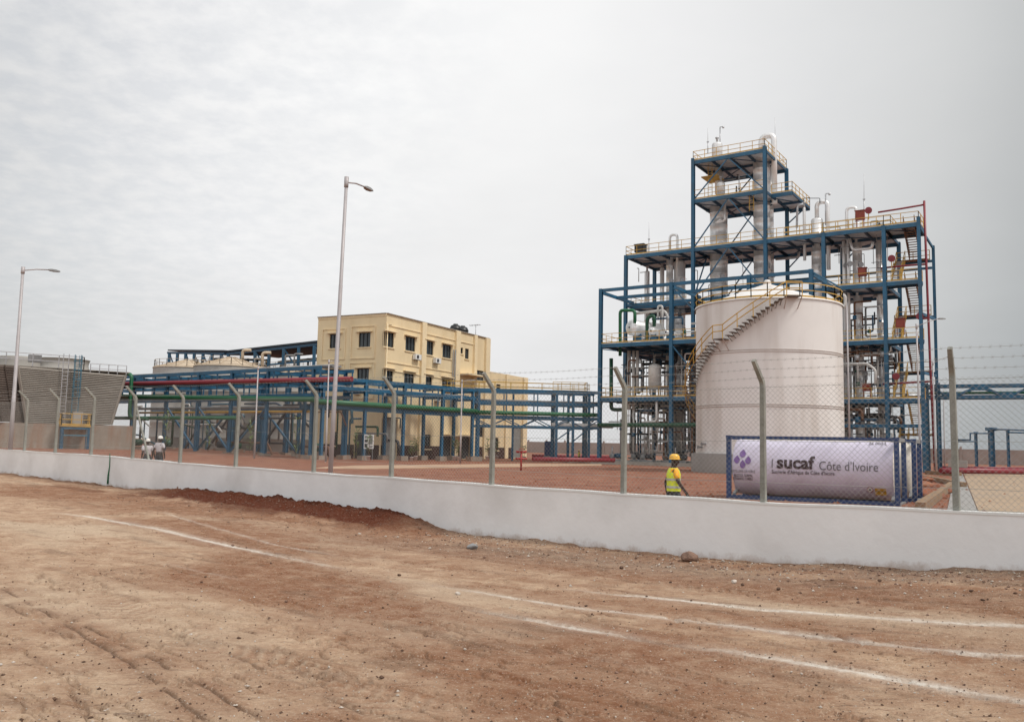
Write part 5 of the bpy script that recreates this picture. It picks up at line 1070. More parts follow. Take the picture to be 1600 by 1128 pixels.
f0, f1, f2, f3 = CP.p(0, 0, zb_), CP.p(wl, 0, zb_), CP.p(tl, 0, zt_), CP.p(tr, 0, zt_ - .25)
louv(f0, f1, f2, f3, 30, 'louvre_wall', LOUV, -CP.n)
g0, g1, g2, g3 = CP.p(0, dpt, zb_), CP.p(wl, dpt, zb_), CP.p(tl, dpt, zt_), CP.p(tr, dpt, zt_ - .25)
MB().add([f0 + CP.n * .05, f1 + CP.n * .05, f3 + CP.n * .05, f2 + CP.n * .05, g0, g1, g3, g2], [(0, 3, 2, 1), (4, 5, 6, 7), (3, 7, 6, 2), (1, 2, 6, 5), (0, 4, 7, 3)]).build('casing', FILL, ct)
# the darker intake face on the left, set forward and running left
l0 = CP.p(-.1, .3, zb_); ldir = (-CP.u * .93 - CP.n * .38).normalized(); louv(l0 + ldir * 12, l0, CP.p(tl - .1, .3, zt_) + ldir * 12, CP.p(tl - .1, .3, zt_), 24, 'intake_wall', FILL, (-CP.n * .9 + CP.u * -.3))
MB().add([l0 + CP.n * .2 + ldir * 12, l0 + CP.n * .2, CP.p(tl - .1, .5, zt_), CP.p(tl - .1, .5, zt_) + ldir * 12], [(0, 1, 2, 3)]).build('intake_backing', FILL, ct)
mb = MB()
for i in range(11):
    q = l0 + ldir * (i + 1) * 1.1; q2 = CP.p(tl - .1, .3, zt_) + ldir * (i + 1) * 1.1; mb.bar(q - CP.n * .2, q2 - CP.n * .2, .07)
mb.build('intake_frame', FILL, ct)
for p_, q_ in ((f0 - CP.n * .16, f2 - CP.n * .16), (f1 - CP.n * .16, f3 - CP.n * .16)): MB().bar(p_, q_, .2).build('corner_post', LOUV, ct)
MB().bar(CP.p(2.4 + tl, -.2, .2), CP.p(2.4 + tl + 2.5, -.2, zt_), .06).build('pipe', WPIPE, ct) if False else None
mb = MB(); mb.box(CP.p(wl / 2 - 6, dpt / 2, zb_ / 2 - .03), (wl + 16.5, dpt + 1.0, zb_ - .06), CP.u); mb.build('basin', CONCR, ct)
mb = MB(); mb.box(CP.p((tl + tr) / 2 - 4, dpt / 2 + .3, zt_ + .06), (tr - tl + 9, dpt - .4, .12), CP.u); mb.build('fan_deck', LOUV, ct)
rail([CP.p(tl - 8, .4, zt_ + .12), CP.p(tr - 4.0, .4, zt_ + .12), CP.p(tr - 3.6, dpt - .6, zt_ + .12)], gap=2.4, r=.035, kick=False, h=1.25).build('railing', GALV, ct)
rail([CP.p(tr - 3.4, .2, zt_ - .2), CP.p(tr + .1, .2, zt_ - .2)], gap=.8, r=.03, kick=False, h=.95).build('railing', GALV, ct)
mb = MB(); c = CP.p(*[(CP.hit(98, 570, 5)[0]), 5, zt_ + .12]); mb.lathe([(2.75, 0), (2.6, .25), (2.5, .7), (2.6, 1.15), (2.68, 1.2), (2.62, 1.24), (2.45, 1.1), (2.4, 0)], c, 30); mb.build('fan_stack', TANKG, ct)
mb = MB(); c = CP.p(*[(CP.hit(38, 570, 6)[0]), 6, zt_ + .12]); mb.lathe([(2.7, 0), (2.5, .9), (2.6, 1.2), (2.4, 1.2), (2.4, 0)], c, 30); mb.build('fan_stack', TANKG, ct)
a_, z_ = CP.hit(54, 567, 1.2); MB().box(CP.p(a_, 1.2, zt_ + .95), (1.15, .6, .75), CP.u).build('motor_box', GREY, ct)
a_ = CP.hit(104, 620)[0]; ladder(CP.p(a_ - .35, -.5, 0), 3.6, zt_ + .5, CP.u, ct, GALV, w=.5); ladder(CP.p(a_ + .75, -.5, 0), 3.6, zt_ + .5, CP.u, ct, TEALB, True, .6, -CP.n)
pf = thing('service_platform', 'small yellow railed platform on blue legs in front of the cooling tower', 'platform', (CP.p(a_, -1.3, 0)))
x0, z0 = CP.hit(95, 665, -1.6); x1, _ = CP.hit(141, 665, -1.6); MB().box(CP.p((x0 + x1) / 2, -1.1, z0), (x1 - x0, 1.7, .14), CP.u).build('deck', YEL, pf)
rail([CP.p(x0, -1.9, z0 + .07), CP.p(x1, -1.9, z0 + .07), CP.p(x1, -.3, z0 + .07)], gap=.8, h=1.15, r=.035).build('railing', YEL, pf); rail([CP.p(x0, -.3, z0 + .07), CP.p(x0, -1.9, z0 + .07)], gap=.8, h=1.15, r=.035).build('railing', YEL, pf)
for x in (x0 + .15, x1 - .15):
    for b in (-1.8, -.4): MB().bar(CP.p(x, b, -.2), CP.p(x, b, z0 - .07), .2).build('leg', BLUE, pf)
MB().bar(CP.p(x0 + .2, -1.8, 1.9), CP.p(x1 - .2, -1.8, 1.9), .14).build('rail_beam', TEALB, pf); MB().bar(CP.p(x0 + .2, -1.8, z0 - .2), CP.p(x1 - .2, -1.8, z0 - .2), .18, .24).build('rail_beam', BLUE, pf)
a_, z_ = CP.hit(121, 655, -.8); o = thing('control_panel', 'beige control panel standing on the yellow railed platform', 'control panel', tuple(CP.p(a_, -.8, z0 + .07))); MB().box(CP.p(a_, -.8, z0 + .75), (.95, .4, 1.36), CP.u).build('cabinet', TANKG, o); MB().box(CP.p(a_, -1.02, z0 + .75), (.8, .04, 1.2), CP.u).build('door', TANKG, o)
for k, (px, py) in enumerate(((182, 689), (214, 690))):
    q = onz(px, py + 11, .52); o = thing('pump', ['pump with a green motor beside the cooling tower basin', 'green pump between the blue rack legs near the two men', 'brown pump on a low block beside the basin'][k], 'pump', tuple(q)); mt = (DARK, DGREEN, RUST)[k]
    MB().box(q + Vector((0, 0, -.1)), (1.5, .8, .8), CP.u).build('base', CONCR, o); MB().lathe([(.001, -.6), (.35, -.55), (.4, 0), (.35, .5), (.001, .6)], q + Vector((0, 0, .75)), 12, axis=CP.u).build('motor', mt, o)
    MB().tube([q + Vector((-.5, 0, .8)), q + Vector((-.5, 0, 2.0))], .14, 8).build('outlet', mt, o)
# ================================================================== storage tank
TW_ = mat('off white tank paint', (.75, .725, .70), .55, var=.04, scale=.35, stain=(.50, .44, .39), sfac=.75, streak=True, bump=.12, bscale=1.2)
TSEAM = mat('tank seam paint', (.47, .41, .375), .6, var=.1); TBASE = mat('grey tank foundation', (.27, .24, .22), .9, var=.12, scale=1, bump=.3)
tc0 = at(1201, 702, 71); TCX = Vector((tc0.x, tc0.y, 0)); TR = 5.82; zb_ = 1.5; zr = at(1091, 481, 71).z; print('tank', TCX, zr)
st = thing('storage_tank', 'big off white cylindrical storage tank with a curved staircase, behind the tank container', 'storage tank', tuple(TCX))
MB().lathe([(TR + .38, -.3), (TR + .38, zb_ - .04), (TR + .32, zb_), (.001, zb_ + .002)], TCX, 64).build('foundation', TBASE, st)
zs1, zs2 = TCX.z, 0
s1 = at(1200, 545, 65.2).z; s2 = at(1200, 631, 65.2).z
MB().lathe([(TR, zb_ + .01), (TR, zr)], TCX, 96).build('shell', TW_, st)
for z in (s1, s2, s1 - .16, s2 - .16): MB().lathe([(TR, z - .03), (TR + .045, z - .02), (TR + .045, z + .02), (TR, z + .03)], TCX, 96).build('seam', TSEAM, st)
MB().lathe([(TR + .09, zr - .06), (TR + .09, zr + .05), (TR * .98, zr + .07), (.5, zr + 2.0), (.001, zr + 2.02)], TCX, 96).build('roof', TW_, st)
MB().lathe([(.32, 1.9), (.32, 2.25), (.2, 2.45), (.001, 2.5)], TCX + Vector((0, 0, zr)), 16).build('vent', TW_, st)
fa = math.atan2(-TCX.y, -TCX.x)        # bearing from the tank centre to the camera
def tp(phi, r_, z): a = fa + R(phi); return TCX + Vector((math.cos(a) * r_, math.sin(a) * r_, z))   # phi grows to the right of the photo
pts = [tp(k * 12, TR + .02, zr + .05) for k in range(30)]; 
rail(pts, h=1.1, gap=1.3, closed=True, r=.032).build('railing', YEL, st)
# stairs: phi from +19 down to -150
zL = at(1136, 528, 66.3).z
segs = [(22, zr + .02, 12, zr + .02, True), (12, zr + .02, -30, zL, False), (-30, zL, -38, zL, True), (-38, zL, -96, zL - 4.6, False), (-96, zL - 4.6, -150, 2.0, False)]
tm = mat('weathered stair tread', (.15, .125, .105), .7, var=.2)
strg = []; outer = []
for p0, z0, p1, z1, flat in segs:
    ln = R(abs(p1 - p0)) * TR
    if flat:
        mb = MB(); k = 6; vs = []
        for i in range(k + 1):
            ph = p0 + (p1 - p0) * i / k; vs += [tp(ph, TR + .02, z0), tp(ph, TR + .92, z0), tp(ph, TR + .92, z0 - .06), tp(ph, TR + .02, z0 - .06)]
        mb.add(vs, [(4 * i + a, 4 * i + (a + 1) % 4, 4 * i + 4 + (a + 1) % 4, 4 * i + 4 + a) for i in range(k) for a in range(4)] + [(0, 1, 2, 3), (4 * k + 3, 4 * k + 2, 4 * k + 1, 4 * k)]); mb.build('landing', tm, st)
        for ph in (p0, p1): MB().bar(tp(ph, TR + .02, z0 - .9), tp(ph, TR + .85, z0 - .08), .06).build('bracket', TSEAM, st)
    else:
        n = round(abs(z1 - z0) / .225)
        mb = MB()
        for i in range(1, n):
            ph = p0 + (p1 - p0) * i / n; z = z0 + (z1 - z0) * i / n; da = math.degrees(.15 / TR)
            vs = [tp(ph - da, TR + .03, z), tp(ph + da, TR + .03, z), tp(ph + da, TR + .88, z), tp(ph - da, TR + .88, z)]; mb.add(vs + [v - Vector((0, 0, .05)) for v in vs], [(0, 1, 2, 3), (7, 6, 5, 4), (0, 4, 5, 1), (1, 5, 6, 2), (2, 6, 7, 3), (3, 7, 4, 0)])
            mb.bar(tp(ph, TR + .02, z - .42), tp(ph, TR + .75, z - .06), .04)
        mb.build('stair_tread', tm, st)
    k = max(2, int(abs(p1 - p0) / 5))
    for i in range(k + 1):
        ph = p0 + (p1 - p0) * i / k; z = z0 + (z1 - z0) * i / k; outer.append((ph, z))
for r_, nm in ((TR + .9, 'handrail'),):
    mb = MB(); seq = [outer[0]] + [o_ for a_, o_ in zip(outer[:-1], outer[1:]) if abs(a_[0] - o_[0]) > .01]
    for h in (.55, 1.05): mb.tube([tp(p_, r_, z_ + h) for p_, z_ in seq], .04, 5)
    for p_, z_ in seq[::2]: mb.bar(tp(p_, r_, z_ - .05), tp(p_, r_, z_ + 1.05), .055)
    mb.build(nm, YEL, st)
mb = MB(); mb.tube([tp(p_, TR + .9, z_ - .1) for p_, z_ in seq if p_ < -38], .035, 4); mb.build('stringer', YEL, st)
q = tp(-80, TR, 1.9); 
for ph, z in ((-62, 2.0), (-56, 2.25)): MB().tube([tp(ph, TR - .05, z), tp(ph, TR + .35, z)], .08, 8).tube([tp(ph, TR + .33, z), tp(ph, TR + .38, z)], .15, 10).build('nozzle', GREY, st)
for k, ph in enumerate((62, 75, 84)): tag(MB().pipe([tp(ph, TR - .02, 2.1), tp(ph, TR + 1.0 + k * .5, 2.1), tp(ph, TR + 1.0 + k * .5, 1.0), tp(ph + 12, TR + 4, 1.0)], .13, 8).build('process_pipe', (GALV, DARK, GREY)[k]), ['galvanised outlet pipe at the right foot of the storage tank', 'dark outlet pipe at the right foot of the storage tank', 'grey outlet pipe at the right foot of the storage tank'][k], 'pipe')
# ================================================================== tank containers
LIL = mat('lilac white banner', (.60, .555, .66), .45, var=.05, scale=.9, bump=.5, bscale=3.5); TEND = mat('cream tank end', (.62, .57, .50), .5, var=.1)
INKB = mat('dark brown ink', (.035, .012, .016), .5, var=0); INKG = mat('grey ink', (.10, .09, .10), .5, var=0); INKV = mat('violet ink', (.19, .10, .30), .5, var=.05); GOLD = mat('yellow plate', (.62, .38, .06), .5, var=.05)
KL = onz(1133, 784, -.08); KR_ = Vector((math.cos(R(-30)), math.sin(R(-30)), 0))
KP = Pl(at(1135, 784, 33.2), KR_); KZ = at(1135, 782, 33.2).z; KH = at(1135, 680, 33.2).z - KZ; KLn = KP.hit(1403, 740)[0]; print('container', KZ, KH, KLn)
KLn = 6.06; KW = 2.44; RT = KH * .435; ZC = KZ + KH * .525
def container(label, pl, z0, banner):
    o = thing('tank_container', label, 'tank container', tuple(pl.p(0, 0, z0)), None); p = pl.p; H_ = KH; t = .16
    for a in (t / 2, KLn - t / 2):
        for b in (t / 2, KW - t / 2): MB().box(p(a, b, z0 + H_ / 2), (t, t, H_ - .01), pl.u).build('corner_post', NAVY, o)
        for z in (z0 + .09, z0 + H_ - .07): MB().box(p(a, KW / 2, z), (t * .8, KW - 2 * t, .14), pl.u).build('end_beam', NAVY if a < 1 else GREY, o)
        for b in (t / 2, KW - t / 2):
            for z in (z0 + .06, z0 + H_ - .055): MB().box(p(a, b, z), (t + .025, t + .025, .12), pl.u).build('corner_casting', NAVY, o)
    for b in (t / 2, KW - t / 2):
        MB().box(p(KLn / 2, b, z0 + H_ - .065), (KLn - 2 * t, .11, .11), pl.u).build('top_rail', NAVY, o); MB().box(p(KLn / 2, b, z0 + .12), (KLn - 2 * t, .14, .22), pl.u).build('bottom_rail', NAVY, o)
    c = p(.32, KW / 2, z0 + H_ * .525); L_ = KLn - .64
    MB().lathe([(.001, -.22), (RT * .5, -.17), (RT * .85, -.05), (RT, .08), (RT, L_ - .08), (RT * .85, L_ + .05), (RT * .5, L_ + .17), (.001, L_ + .22)], c, 40, axis=pl.u).build('barrel', TEND, o)
    for a in (.25, KLn - .25):
        mb = MB(); mb.bar(p(a, .12, z0 + .25), p(a, KW / 2, z0 + .62), .1); mb.bar(p(a, KW - .12, z0 + .25), p(a, KW / 2, z0 + .62), .1); mb.build('end_brace', GREY, o)
    MB().box(p(KLn / 2, KW / 2, z0 + H_ - .03), (KLn - .6, .5, .04), pl.u).build('walkway', GALV, o)
    mb = MB()
    for a in (1.6, 3.2): mb.lathe([(.28, 0), (.28, .1), (.001, .12)], p(a, KW / 2, z0 + H_ - .12), 14)
    mb.build('hatch', GALV, o)
    if banner:
        mb = MB(); na, nb = 60, 18; vs = []
        for i in range(na + 1):
            for j in range(nb + 1):
                ph = -1.20 + 2.42 * j / nb; a = .2 + (KLn - .42) * i / na; sag = .02 * math.sin(a * 9) * max(0, ph - .9) + .03 * max(0, ph - .9); rr = RT + .022 + .009 * math.sin(a * 3.1 + ph * 4) + .007 * math.sin(a * 7.3 - ph * 6); vs.append(p(a, KW / 2 - math.cos(ph) * rr, z0 + H_ * .525 + math.sin(ph) * rr - sag))
        k = nb + 1; mb.add(vs, [(i * k + j, (i + 1) * k + j, (i + 1) * k + j + 1, i * k + j + 1) for i in range(na) for j in range(nb)], True); mb.build('banner', LIL, o)
        mb = MB()
        for i in range(7): a = .45 + i * .85; mb.bar(p(a, KW / 2 - math.cos(1.18) * RT - .05, z0 + H_ * .525 + math.sin(1.18) * RT), p(a + .04, .12, z0 + H_ - .12), .02)
        mb.build('tie_strap', WHITE, o)
    return o
kc = container('tank container in a dark blue frame with a lilac lettered banner, nearest the fence', KP, KZ, True)
KP2 = Pl(KP.p(.25, KW + .9, 0), KR_); container('second tank container in a dark blue frame, mostly hidden behind the lettered one', KP2, KZ, False)
def bsurf(z): return KW / 2 - math.sqrt(max(.01, (RT + .033) ** 2 - (z - ZC) ** 2)) - .012
def bhit(px, py):
    b = .1
    for _ in range(6): a, z = KP.hit(px, py, b); b = bsurf(z)
    return a, z
def onb(name, me_or_mb, m_, xy):
    pass
def put(name, verts, faces, m_, lift=0.0):
    mb = MB(); mb.add([KP.p(a, bsurf(z) - lift, z) for a, z in verts], faces); o = mb.build(name, m_, kc); return o
def text(s, x0, x1, yb, yt, m_, bold=0.0, name='lettering'):
    """lettering between pixel columns x0..x1 with base line yb and cap line yt at its middle"""
    cu = bpy.data.curves.new(name, 'FONT'); cu.body = s; cu.offset = bold; cu.resolution_u = 3; ob = bpy.data.objects.new(name, cu); COL.objects.link(ob)
    dg = bpy.context.evaluated_depsgraph_get(); me = bpy.data.meshes.new_from_object(ob.evaluated_get(dg)); bpy.data.objects.remove(ob)
    xs = [v.co.x for v in me.vertices]; mn, mxx = min(xs), max(xs); capw = .70
    aL, zL_ = bhit(x0, yb[0] if isinstance(yb, tuple) else yb); aR, zR = bhit(x1, yb[1] if isinstance(yb, tuple) else yb); xm = (x0 + x1) / 2
    ybm = (yb[0] + yb[1]) / 2 if isinstance(yb, tuple) else yb
    zt_ = bhit(xm, yt)[1]; zb_ = bhit(xm, ybm)[1]; sx = (aR - aL) / (mxx - mn); sy = (zt_ - zb_) / capw
    vs = [(aL + (v.co.x - mn) * sx, zb_ + v.co.y * sy) for v in me.vertices]; fs = [tuple(f.vertices) for f in me.polygons]; bpy.data.meshes.remove(me); put(name, vs, fs, m_, .004)
text('sucaf', 1213.5, 1273, 731.5, 712.5, INKB, .032); text("Côte d'Ivoire", 1280, 1372, 735.5, 721, INKG, -.004)
text("Sucrerie d'Afrique de Côte d'Ivoire", 1206, 1304, 741, 735.2, INKB, .01); text('DISTILLERIE DE FERKÉ', 1142, 1180, 738, 734, INKG, .0); text('ALCOOL SURFIN,', 1147, 1176, 744.5, 740.5, INKB, .012); text('ETHANOL CARBU', 1146, 1176, 749.5, 745.5, INKB, .012); text('26 000 L', 1357, 1386, 694.8, 691, INKG, .01)
a, z = bhit(1206, 717); a_, z_ = bhit(1206.5, 730.5); put('divider_line', [(a, z_), (a + .03, z_), (a + .03, z), (a, z)], [(0, 1, 2, 3)], INKG, .004)
def drop(cx, cy, w, h):
    a0_, zt_ = bhit(cx, cy - h / 2); _, zb_ = bhit(cx, cy + h / 2); a1_, _ = bhit(cx + w / 2, cy); W2 = a1_ - a0_; vs = []
    for i in range(28):
        t_ = 2 * math.pi * i / 28; y = math.cos(t_); x = math.sin(t_) * math.sin(t_ / 2) ** 1.3 if False else math.sin(t_) * (1 - max(0, y)) ** .55 * 1.0
        vs.append((a0_ + x * W2 * 1.0, (zt_ + zb_) / 2 + y * (zt_ - zb_) / 2))
    put('drop_emblem', vs, [tuple(range(28))], INKV, .004)
drop(1161.8, 708, 8.2, 12.5); drop(1152, 717.5, 8.2, 13); drop(1169.3, 718.5, 8.2, 13); drop(1160.6, 724.8, 8.2, 13.5)
a0_, z0_ = bhit(1368.5, 773.5); a1_, z1_ = bhit(1384.5, 763.5); put('yellow_plate', [(a0_, z0_), (a1_, z0_), (a1_, z1_), (a0_, z1_)], [(0, 1, 2, 3)], GOLD, .018)
zm_ = (z0_ + z1_) / 2; put('plate_rule', [(a0_ + .02, zm_ + .01), (a1_ - .02, zm_ + .01), (a1_ - .02, zm_ + .025), (a0_ + .02, zm_ + .025)], [(0, 1, 2, 3)], INKB, .022)
a, z = bhit(1359.5, 765); 
for s_, m_, lf in ((.13, RED, .016), (.10, WHITE, .019), (.04, INKB, .022)): put('hazard_diamond', [(a - s_, z), (a, z - s_), (a + s_, z), (a, z + s_)], [(0, 1, 2, 3)], m_, lf)
# ================================================================== street lamps
POLE = mat('weathered galvanised pole', (.40, .37, .37), .5, .2, var=.12, scale=1.5)
def lamp(label, b, t, r0_, r1_, arm, hw=.55, grp='street lamps', rise=0.0):
    b, t = Vector(b), Vector(t); o = thing('street_lamp', label, 'street lamp', tuple(b), grp); d = t - b
    MB().tube([b, b + d * .35, b + d * .351, b + d * .66, b + d * .661, t], r0_, 12, r1=r1_).build('pole', POLE, o); MB().tube([b + d * .975, b + d * .985 + Vector((0, 0, .02)), t + Vector((0, 0, .1))], r1_ * 1.35, 10).build('collar', POLE, o)
    arm = Vector(arm); e = t + arm + Vector((0, 0, rise)); MB().tube([t - Vector((0, 0, .1)), t + arm * .5 + Vector((0, 0, rise * .5)), e], r1_ * .5, 6).build('arm', POLE, o)
    ad = arm.normalized(); pd = Vector((-ad.y, ad.x, 0)); mb = MB(); w_ = hw * .22; vs = []
    for k, (x, ww, hh) in enumerate(((-.1, .4, .5), (.1, .8, .9), (.55, 1, 1), (1.0, .7, .6))):
        for i, j in ((-1, -.6), (1, -.6), (.75, .8), (-.75, .8)): vs.append(e + ad * x * hw + pd * i * w_ * ww + Vector((0, 0, j * .08 * hw / .55 * hh)))
    mb.add(vs, [(4 * i + a, 4 * i + (a + 1) % 4, 4 * i + 4 + (a + 1) % 4, 4 * i + 4 + a) for i in range(3) for a in range(4)] + [(0, 1, 2, 3)[::-1], (12, 13, 14, 15)]); mb.build('lamp_head', GREY, o); return o
bb = at(516, 742, 30); tt_ = at(541.5, 281, 30); dd = (tt_ - bb) / (tt_.z - bb.z); lamp('tall street lamp standing in front of the yellow building, its arm pointing right', bb - dd * (bb.z + .1), tt_, .085, .058, (.45, 1.25, 0), .5, rise=.12)
bb = at(16, 701, 47); tt_ = at(36, 420, 47); dd = (tt_ - bb) / (tt_.z - bb.z); lamp('street lamp at the far left in front of the cooling tower', bb - dd * (bb.z - .1), tt_, .11, .075, (.75, 1.3, 0), .6, rise=.22)
for (x0, y0, x1, y1, Z, arm, lb, rs) in ((1439, 742, 1432, 508, 61.8, (1.6, 0, 0), 'nearest of the three lamps on the right, beside the steel stairs', .5), (1462, 735, 1457.5, 566, 85.4, (1.45, 0, 0), 'middle lamp of the three on the right, behind the red riser', .55), (1476, 723, 1474, 603, 115.5, (1.2, 0, 0), 'farthest of the three lamps on the right, behind the fence post', .45),
                                  (397.5, 710, 403.5, 574, 76, (.5, .9, 0), 'slim pole lamp in front of the left pipe rack', .1), (509, 716, 514, 564, 74, (.4, .9, 0), 'slim pole lamp just left of the tall lamp by the building', .1), (719, 723, 722, 595, 84, (.8, .2, 0), 'slim pole lamp before the building where the racks meet', .1)):
    q0, q1 = at(x0, y0, Z), at(x1, y1, Z); lamp(lb, (q0.x, q0.y, 0), q1, .085, .055, arm, .5, rise=rs)
q0, q1 = at(1328, 700, 62), at(1323, 478, 62); tag(MB().tube([(q0.x, q0.y, 0), q1], .085, 8, r1=.05).build('mast', POLE), 'bare grey mast standing just right of the storage tank', 'mast')
# ================================================================== right hand side: bridge, posts, far wall, pipes
TB = Pl(at(1447, 612, 90), (at(1600, 612, 86) - at(1447, 612, 90)).xy.to_3d()); z1_ = TB.hit(1450, 603)[1]; z0_ = TB.hit(1450, 621)[1]; tl_ = 42
tbx = thing('pipe_bridge', 'blue lattice pipe bridge running off to the right from the process tower', 'pipe bridge', tuple(TB.p(0, 0, 0)))
for b in (0, 2.0):
    for z in (z0_, z1_): MB().bar(TB.p(0, b, z), TB.p(tl_, b, z), .2, .26).build('chord', BLUE, tbx)
    mb = MB(); k = int(tl_ / 2.45)
    for i in range(k):
        mb.bar(TB.p(i * 2.45, b, z0_ if i % 2 else z1_), TB.p((i + 1) * 2.45, b, z1_ if i % 2 else z0_), .2); 
    mb.build('lattice', BLUE, tbx)
    if b == 0:
        mb = MB()
        for i in range(1, k): mb.box(TB.p(i * 2.45, -.11, (z0_ + .25) if i % 2 else (z1_ - .25)), (1.1, .02, .55), TB.u)
        mb.build('gusset_plate', BLUE, tbx)
for a in (.0, 1.1, 40):
    for b in (0, 2.0): MB().hcol(TB.p(a, b, 0), TB.p(a, b, z0_ - .13 if a > 1.5 else z1_ + .3), .34).build('post', BLUE, tbx)
MB().box(TB.p(20, 1, z0_ + .2), (tl_, 1.6, .08), TB.u).build('deck', DBLUE, tbx)
tag(MB().tube([TB.p(0, 1, z0_ + .5), TB.p(tl_, 1, z0_ + .5)], .14, 8).build('header_pipe', GREEN), 'green pipe lying inside the lattice pipe bridge', 'pipe')
Z_ = 118
for lb, px, y0, w in (('slim blue post left of three by the far wall on the right', 1524.5, 676, .32), ('thick blue post with a wide head by the far wall', 1548.5, 671, .62), ('slim blue post right of three by the far wall', 1574.5, 674, .3)):
    q = at(px, y0, Z_); o = thing('steel_post', lb, 'post', (q.x, q.y, 0), 'blue posts by the far wall'); MB().hcol((q.x, q.y, 0), q, w).build('shaft', BLUE, o); MB().box(q + Vector((0, 0, .05)), (w * (2.1 if w > .5 else 1.3), w, .45 if w > .5 else .14)).build('head', BLUE, o)
for lb, pts, m_ in (('blue pipe stepping up to the left post by the far wall', [(1497, 687), (1516, 687), (1516, 677), (1546, 677)], DBLUE), ('blue pipe from the thick post off to the right', [(1548, 671), (1573, 671), (1640, 674)], DBLUE), ('lower blue pipe leading right beyond the slim post', [(1574, 675.5), (1640, 677)], BLUE), ('blue pipe level with the first step near the far wall', [(1497, 689.5), (1523, 689.5)], BLUE)):
    tag(MB().tube([at(x, y, Z_ - .3) for x, y in pts], .12, 6).build('process_pipe', m_), lb, 'pipe')
FWM = mat('bare block perimeter wall', (.33, .27, .24), .9, var=.12, scale=.4, stain=(.24, .18, .15), sfac=.5)
fw = thing('perimeter_wall', 'long bare grey brown block wall at the far side of the site', 'wall', (78, 150, 0)); p0, p1 = Vector((-63, 291, 0)), Vector((190, 38 + 70, 0)); d = (p1 - p0).normalized()
MB().bar(p0 + Vector((0, 0, 1.5)), p1 + Vector((0, 0, 1.5)), .25, 3.0).build('wall', FWM, fw)
for i in range(0, 300, 6):
    q = p0 + d * i; MB().box(q + Vector((0, -.2, 1.75)), (.4, .4, 3.5), d).build('pier', FWM, fw) if i < 290 and i % 6 == 0 else None
def lowpipe(lb, pts, r_, m_): tag(MB().tube(pts, r_, 8).build('fire_main', m_), lb, 'pipe')
lowpipe('red fire main lying along the ground on the right side', [onz(1470, 735, .45), onz(1560, 736, .45), onz(1760, 739, .45)], .26, MAROON)
lowpipe('thin red pipe behind the thick red main on the right', [onz(1470, 729.5, .5), onz(1700, 733, .5)], .12, MAROON)
lowpipe('red fire main near the ground between building and tower, front run', [onz(832, 717, .5), onz(960, 719, .5)], .22, MAROON)
lowpipe('red fire main near the ground between building and tower, rear run', [onz(832, 712, .5), onz(960, 714, .5)], .22, MAROON)
o = thing('crate', 'pale slatted crate standing on a low sled behind the right fence post', 'crate', tuple(onz(1497, 742, .04))); q = onz(1497, 742, .04)
MB().box(q + Vector((0, .5, .25)), (1.6, 1.0, .14), KP.u).build('pallet', RUST, o); mb = MB()
for k in range(6): mb.box(q + Vector((0, 0, .42 + k * .16)), (1.5, .9, .12), KP.u)
mb.build('side_board', TANKG, o)
KERB = mat('rough tan kerb concrete', (.27, .175, .105), .9, var=.2, scale=1, bump=.4)
for lb, p_, q_, w, h in (('rough tan concrete beam slanting toward the paving right of the containers', (1438, 792), (1488, 757), .3, .3), ('long tan kerb leading to the paving behind the containers', (1430, 742), (1506, 757), .3, .25), ('low kerb in front of the steel stairs', (1448, 738), (1500, 741), .35, .35), ('short loose plank on the soil beside the slanting beam', (1432, 772), (1462, 763), .3, .12)):
    a_, b_ = onz(*p_, .15), onz(*q_, .15); tag(MB().bar(a_, b_, w, h).build('concrete_kerb', KERB), lb, 'kerb')
for k, (px, py) in enumerate(((1445, 762), (1453, 775), (1440, 752), (1470, 768))): q = onz(px, py, .05); rock('soil_clod', ['red soil heap beside the rear container', 'red soil lump nearest the slanting beam', 'red soil heap behind the rear container', 'red soil lump right of the slanting beam'][k], (q.x, q.y, .1), .9, .7, .32, SR, 70 + k)
# hydrant
def hydrant(lb, px, yb_, yt, Z=None):
    q = onz(px, yb_, 0); k = q.y / F; h = (yb_ - yt) * k; o = thing('hydrant', lb, 'hydrant', tuple(q)); MB().tube([q, q + Vector((0, 0, h * .8))], .07, 8).build('standpipe', RED, o); MB().tube([q + Vector((-.42, 0, h * .52)), q + Vector((.42, 0, h * .52))], .08, 8).build('outlet', RED, o)
    MB().tube([q + Vector((-.4, 0, h * .82)), q + Vector((.4, 0, h * .82))], .09, 8).build('monitor_arm', RED, o); MB().disc(q + Vector((0, 0, h * .95)), .2, 12, (0, 0, 1), .05).build('hand_wheel', RED, o)
hydrant('red fire hydrant standing on the red soil before the lower wing', 814, 735, 700)
o = thing('portable_cabinet', 'dark blue upright cabinet near the posts between building and tower', 'cabinet', (at(856, 715, 104).x, 104, 0)); q = Vector((at(856, 715, 104).x, 104, 0)); MB().box(q + Vector((0, 0, 1.55)), (.85, .6, 1.7)).build('cabinet', NAVY, o); MB().box(q + Vector((0, 0, .35)), (1.0, .8, .7)).build('base', GREY, o)  # portable cabinet: dark blue body on a grey box
